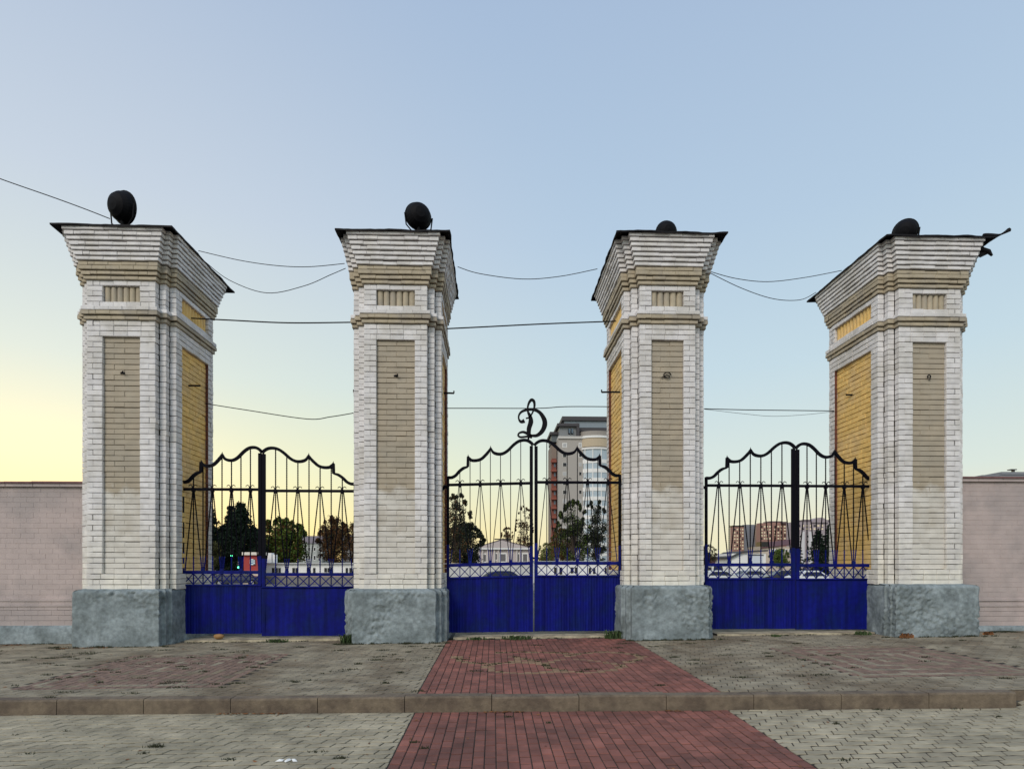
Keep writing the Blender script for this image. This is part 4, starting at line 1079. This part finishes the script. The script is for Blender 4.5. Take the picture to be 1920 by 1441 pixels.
def conifer(u, half, v_top, Y, label, seed=1, n=2600, mt=None):
    random.seed(seed); p = P(u, v_top, Y); H = p.z-GZ; R = P(u+half, v_top, Y).x-p.x
    root = empty('spruce_tree', (p.x, Y, GZ), 0, label, 'tree', 'trees beyond the gates')
    tr = MB(); tr.tube([(0,0,-.2),(0,0,H*.5),(0,0,H)], [.22,.13,.02], 7); cr = MB()
    lv = int(H/.55)
    for i in range(lv):
        z = H*.08+(H*.92)*i/lv; rr = R*(1-(i/lv)**1.6)*random.uniform(.8,1.15)+.12
        nb = 9
        for k in range(nb):
            an = 2*pi*(k+random.random()*.7)/nb; ln = rr*random.uniform(.6,1.15)
            tip = Vector((cos(an)*ln, sin(an)*ln, z-ln*random.uniform(.1,.4))); tr.tube([(0,0,z), tip], [.03,.008], 3, caps=False)
            for _ in range(max(3, int(n/lv/nb))):
                t = random.random()**.7; c = Vector((0,0,z)).lerp(tip, t)+Vector((random.gauss(0,.07),random.gauss(0,.07),random.gauss(-.04,.08)))*R*.6
                leafquad(cr, c, .115*(1+R*.1), 0)
    tr.build('trunk', M_bark, root); cr.build('crown', mt or [M_needle, M_leafd], root)
for i, (u, h, v, Y, lb) in enumerate(((392, 26, 950, 62, 'dark spruce right behind the leftmost pillar'), (420, 30, 985, 68, 'shorter dark spruce second from the leftmost pillar'), (433, 20, 948, 64, 'slim dark spruce with its own tip left of the tallest one'), (452, 34, 943, 60, 'tallest dark spruce beyond the left gate'), (478, 28, 990, 66, 'lower dark spruce just left of the left gate meeting stiles'))):
    conifer(u, h*1.6, v-5, Y, lb, seed=20+i, n=15000)
broadleaf(385, 416, 1016, 1062, 58, [mat('leaf_olive', (.09,.085,.02), .7, var=.5), M_leafd], 'yellowish bush below the spruces at the left', n=1500, seed=3, name='bush')
broadleaf(484, 572, 972, 1060, 70, [M_leaf, M_leafr], 'green broadleaf tree turning brown on top, right of the left gate meeting stiles', n=6500, seed=5)
broadleaf(594, 656, 970, 1060, 74, [M_leafr, M_leafd], 'reddish brown autumn tree beyond the right leaf of the left gate', n=4500, seed=6)
broadleaf(634, 692, 982, 1060, 95, [M_leafr, M_leafd], 'thin brown tree behind the second pillar', n=2600, seed=7)
broadleaf(822, 888, 926, 1060, 66, [M_leafd, M_leafr], 'tall ragged dark tree right beside the second pillar', n=2600, sparse=.6, seed=8)
broadleaf(834, 908, 980, 1062, 72, [M_leafd, M_leafd], 'dense dark tree left of the pediment house', n=4200, seed=9)
broadleaf(939, 962, 988, 1030, 210, [M_leafr, M_leafd], 'small thin tree behind the pediment roof', n=500, sparse=.8, seed=10, leaf=.28)
broadleaf(966, 1000, 945, 1050, 215, [M_leafr, M_leafd], 'thin autumn tree behind the right end of the pediment house', n=900, sparse=.8, seed=12, leaf=.32)
broadleaf(1008, 1042, 1018, 1058, 120, [M_leaf, M_leafr], 'low olive bush left of the tower block', n=1800, seed=13, name='bush')
broadleaf(1032, 1078, 990, 1060, 115, [M_leafr, M_leaf], 'rusty autumn tree at the foot of the tower block', n=3200, seed=14)
broadleaf(1044, 1106, 938, 1060, 105, [M_leafd, M_leaf], 'tall airy dark green tree in front of the tower block', n=3600, sparse=.4, seed=15)
broadleaf(1088, 1146, 940, 1060, 108, [M_leafd, M_leafd], 'tall dark tree in front of the glazed bay of the tower', n=3800, sparse=.3, seed=16)
broadleaf(1306, 1346, 1022, 1058, 100, [M_leafd, M_leafr], 'dark small tree just right of the third pillar', n=1200, seed=17, name='small_tree')
broadleaf(1444, 1480, 1030, 1062, 85, [M_leaf, M_leafd], 'round green bush in front of the cream house', n=2200, seed=18, name='bush')
conifer(1500, 9, 1020, 90, 'narrow young spruce just right of the right gate meeting stiles', seed=31, n=1500)
conifer(1534, 26, 990, 88, 'dark spruce beyond the right leaf of the right gate', seed=32, n=8000)
conifer(1556, 28, 980, 92, 'taller dark spruce beside the rightmost pillar', seed=33, n=8000)
# distant wooded horizon
random.seed(5)
mb = MB()
for i in range(16000):
    x = random.uniform(-560, 620); Yf = 600+random.uniform(0, 40); h = 9+5*noise.noise(Vector((x*.01, 0, 0)))+3*noise.noise(Vector((x*.05, 3, 0)))
    leafquad(mb, Vector((x, Yf, GZ+random.random()**.8*h)), 1.6)
tag(mb.build('far_woodland', M_leafd), kind='stuff')

# ------------------------------------------------------------------ traffic light
p = P(434, 1062, 56); r = empty('traffic_light', (p.x, 56, GZ), 0, 'traffic light showing green among the spruces beyond the left gate', 'traffic light')
mb = MB(); mb.tube([(0,0,0),(0,0,3.2)], .06, 8); mb.build('pole', M_iron, r)
Mg = mat('green_lamp', (.1,1,.45), .4, emit=4)
for u, v in ((434, 1041), (447, 1063)):
    q = P(u, v, 56); x, z = q.x-p.x, q.z-GZ
    mb = MB(); mb.box(x-.16, x+.16, 0.02, .3, z-.2, z+.75, 0, .03); mb.tube([(x,.1,z),(0,0,z)], .03, 5); hd = mb.build('signal_head', M_iron, r)
    for k in range(3):
        m_ = MB(); m_.lathe([(.11,0),(.1,.03),(.03,.05)], 14, Matrix.Translation((x, .01, z+k*.26))@Matrix.Rotation(radians(90), 4, 'X')); m_.build('lamp', Mg if k == 0 else M_dk, hd)

# ------------------------------------------------------------------ parked cars
def car(u, Y, rz_, col, label, van=False, name='parked_car'):
    p = P(u, V0, Y); root = empty(name, (p.x, Y, GZ), rz_, label, 'van' if van else 'car', 'vehicles parked beyond the gates')
    if van: prof = [(-2.4,.35),(-2.45,.9),(-2.35,1.9),(-2.2,2.0),(1.2,2.0),(1.75,1.25),(2.35,1.05),(2.45,.7),(2.4,.35)]
    else: prof = [(-2.1,.3),(-2.15,.65),(-2.05,.9),(-1.75,.98),(-1.2,1.36),(-.8,1.45),(.35,1.45),(.6,1.38),(1.15,.98),(1.9,.85),(2.15,.62),(2.12,.3)]
    n = len(prof); top = max(z for _, z in prof); mb = MB(); ws = []
    def wd(z): return .86-(.17 if not van else .06)*max(0, (z-.9)/(top-.9))
    rows_ = []
    for s_ in (-1, -.94, .94, 1):
        rows_.append([(x*(1 if abs(s_) < 1 else .985), s_*wd(z), z*(1 if abs(s_) < 1 else .985)+(.0 if abs(s_) < 1 else .01)) for x, z in prof])
    vs = [q for r_ in rows_ for q in r_]; fs = [tuple(range(n)), tuple(range(4*n-1, 3*n-1, -1))]
    for k in range(3):
        for i in range(n): j = (i+1)%n; fs.append((k*n+i, (k+1)*n+i, (k+1)*n+j, k*n+j))
    mb.add(vs, fs); paint = mat('car_paint', col, .25, metal=.1); mb.build('body', paint, root)
    # side glass and screens
    for s_ in (-1, 1):
        m_ = MB(); g0, g1, z0, z1 = (-2.0,1.1,1.25,1.75) if van else (-1.35,.95,.98,1.33)
        pts = [(g0,z0),(g1,z0),(g1-.5,z1),(g0+.45 if not van else g0+.05,z1)]
        m_.add([(x, s_*(wd(z)+.006), z) for x,z in pts]+[(x, s_*(wd(z)-.03), z) for x,z in pts], [(0,1,2,3) if s_ < 0 else (3,2,1,0),(4,5,6,7),(0,4,5,1),(1,5,6,2),(2,6,7,3),(3,7,4,0)]); m_.build('side_window', M_dk, root)
    for (xa, za, xb, zb_) in (((1.25,1.9,1.72,1.3),(-2.37,1.85,-2.43,1.2)) if van else ((.66,1.36,1.13,1.01),(-1.24,1.34,-1.7,1.01))):
        m_ = MB(); sgn = 1 if xa > 0 else -1
        m_.add([(xa+.02*sgn,-.62,za+.01),(xa+.02*sgn,.62,za+.01),(xb+.02*sgn,.74,zb_+.01),(xb+.02*sgn,-.74,zb_+.01)], [(0,1,2,3) if sgn < 0 else (3,2,1,0)]); m_.build('windscreen', M_dk, root)
    for x in (-1.35, 1.38):
        for s_ in (-1, 1):
            w_ = MB(); Mx = Matrix.Translation((x, s_*.80, .32))@Matrix.Rotation(radians(90), 4, 'X')
            w_.lathe([(.2,-.1),(.3,-.1),(.32,-.06),(.32,.06),(.3,.1),(.2,.1)], 18, Mx); wo = w_.build('wheel', M_iron, root)
            h_ = MB(); h_.lathe([(.19,-.105),(.17,0),(.19,.105)], 12, Mx); h_.build('rim', mat('rim_metal', (.4,.4,.4), .4, metal=.8) if 'rim_metal' not in bpy.data.materials else bpy.data.materials['rim_metal'], wo)
    for x, mm in ((2.1, M_wh), (-2.13, bpy.data.materials['kiosk_red'])):
        for s_ in (-1, 1):
            l_ = MB(); l_.box(x*(1.1 if van else 1)-.04, x*(1.1 if van else 1)+.04, s_*.62-.12, s_*.62+.12, .6, .74, 0, .01); l_.build('headlight' if x > 0 else 'tail_light', mm, root)
car(447, 44, radians(8), (.03,.035,.06), 'dark car seen through the lattice of the left leaf of the left gate')
car(400, 60, radians(0), (.05,.05,.05), 'black car low behind the spruce foot at the far left')
car(945, 40, radians(12), (.01,.012,.04), 'dark blue car behind the lattice of the left leaf of the middle gate')
car(1350, 46, radians(-5), (.6,.6,.6), 'white car just right of the third pillar behind the lattice')
car(1412, 52, radians(4), (.4,.42,.45), 'silver car in the middle of the left leaf of the right gate')
car(1470, 45, radians(170), (.03,.03,.035), 'black car left of the right gate meeting stiles')
car(1520, 42, radians(5), (.7,.7,.7), 'white car behind the lattice of the right leaf of the right gate')
car(1335, 75, radians(90), (.7,.7,.7), 'white van parked end-on beside the third pillar', van=True, name='parked_van')
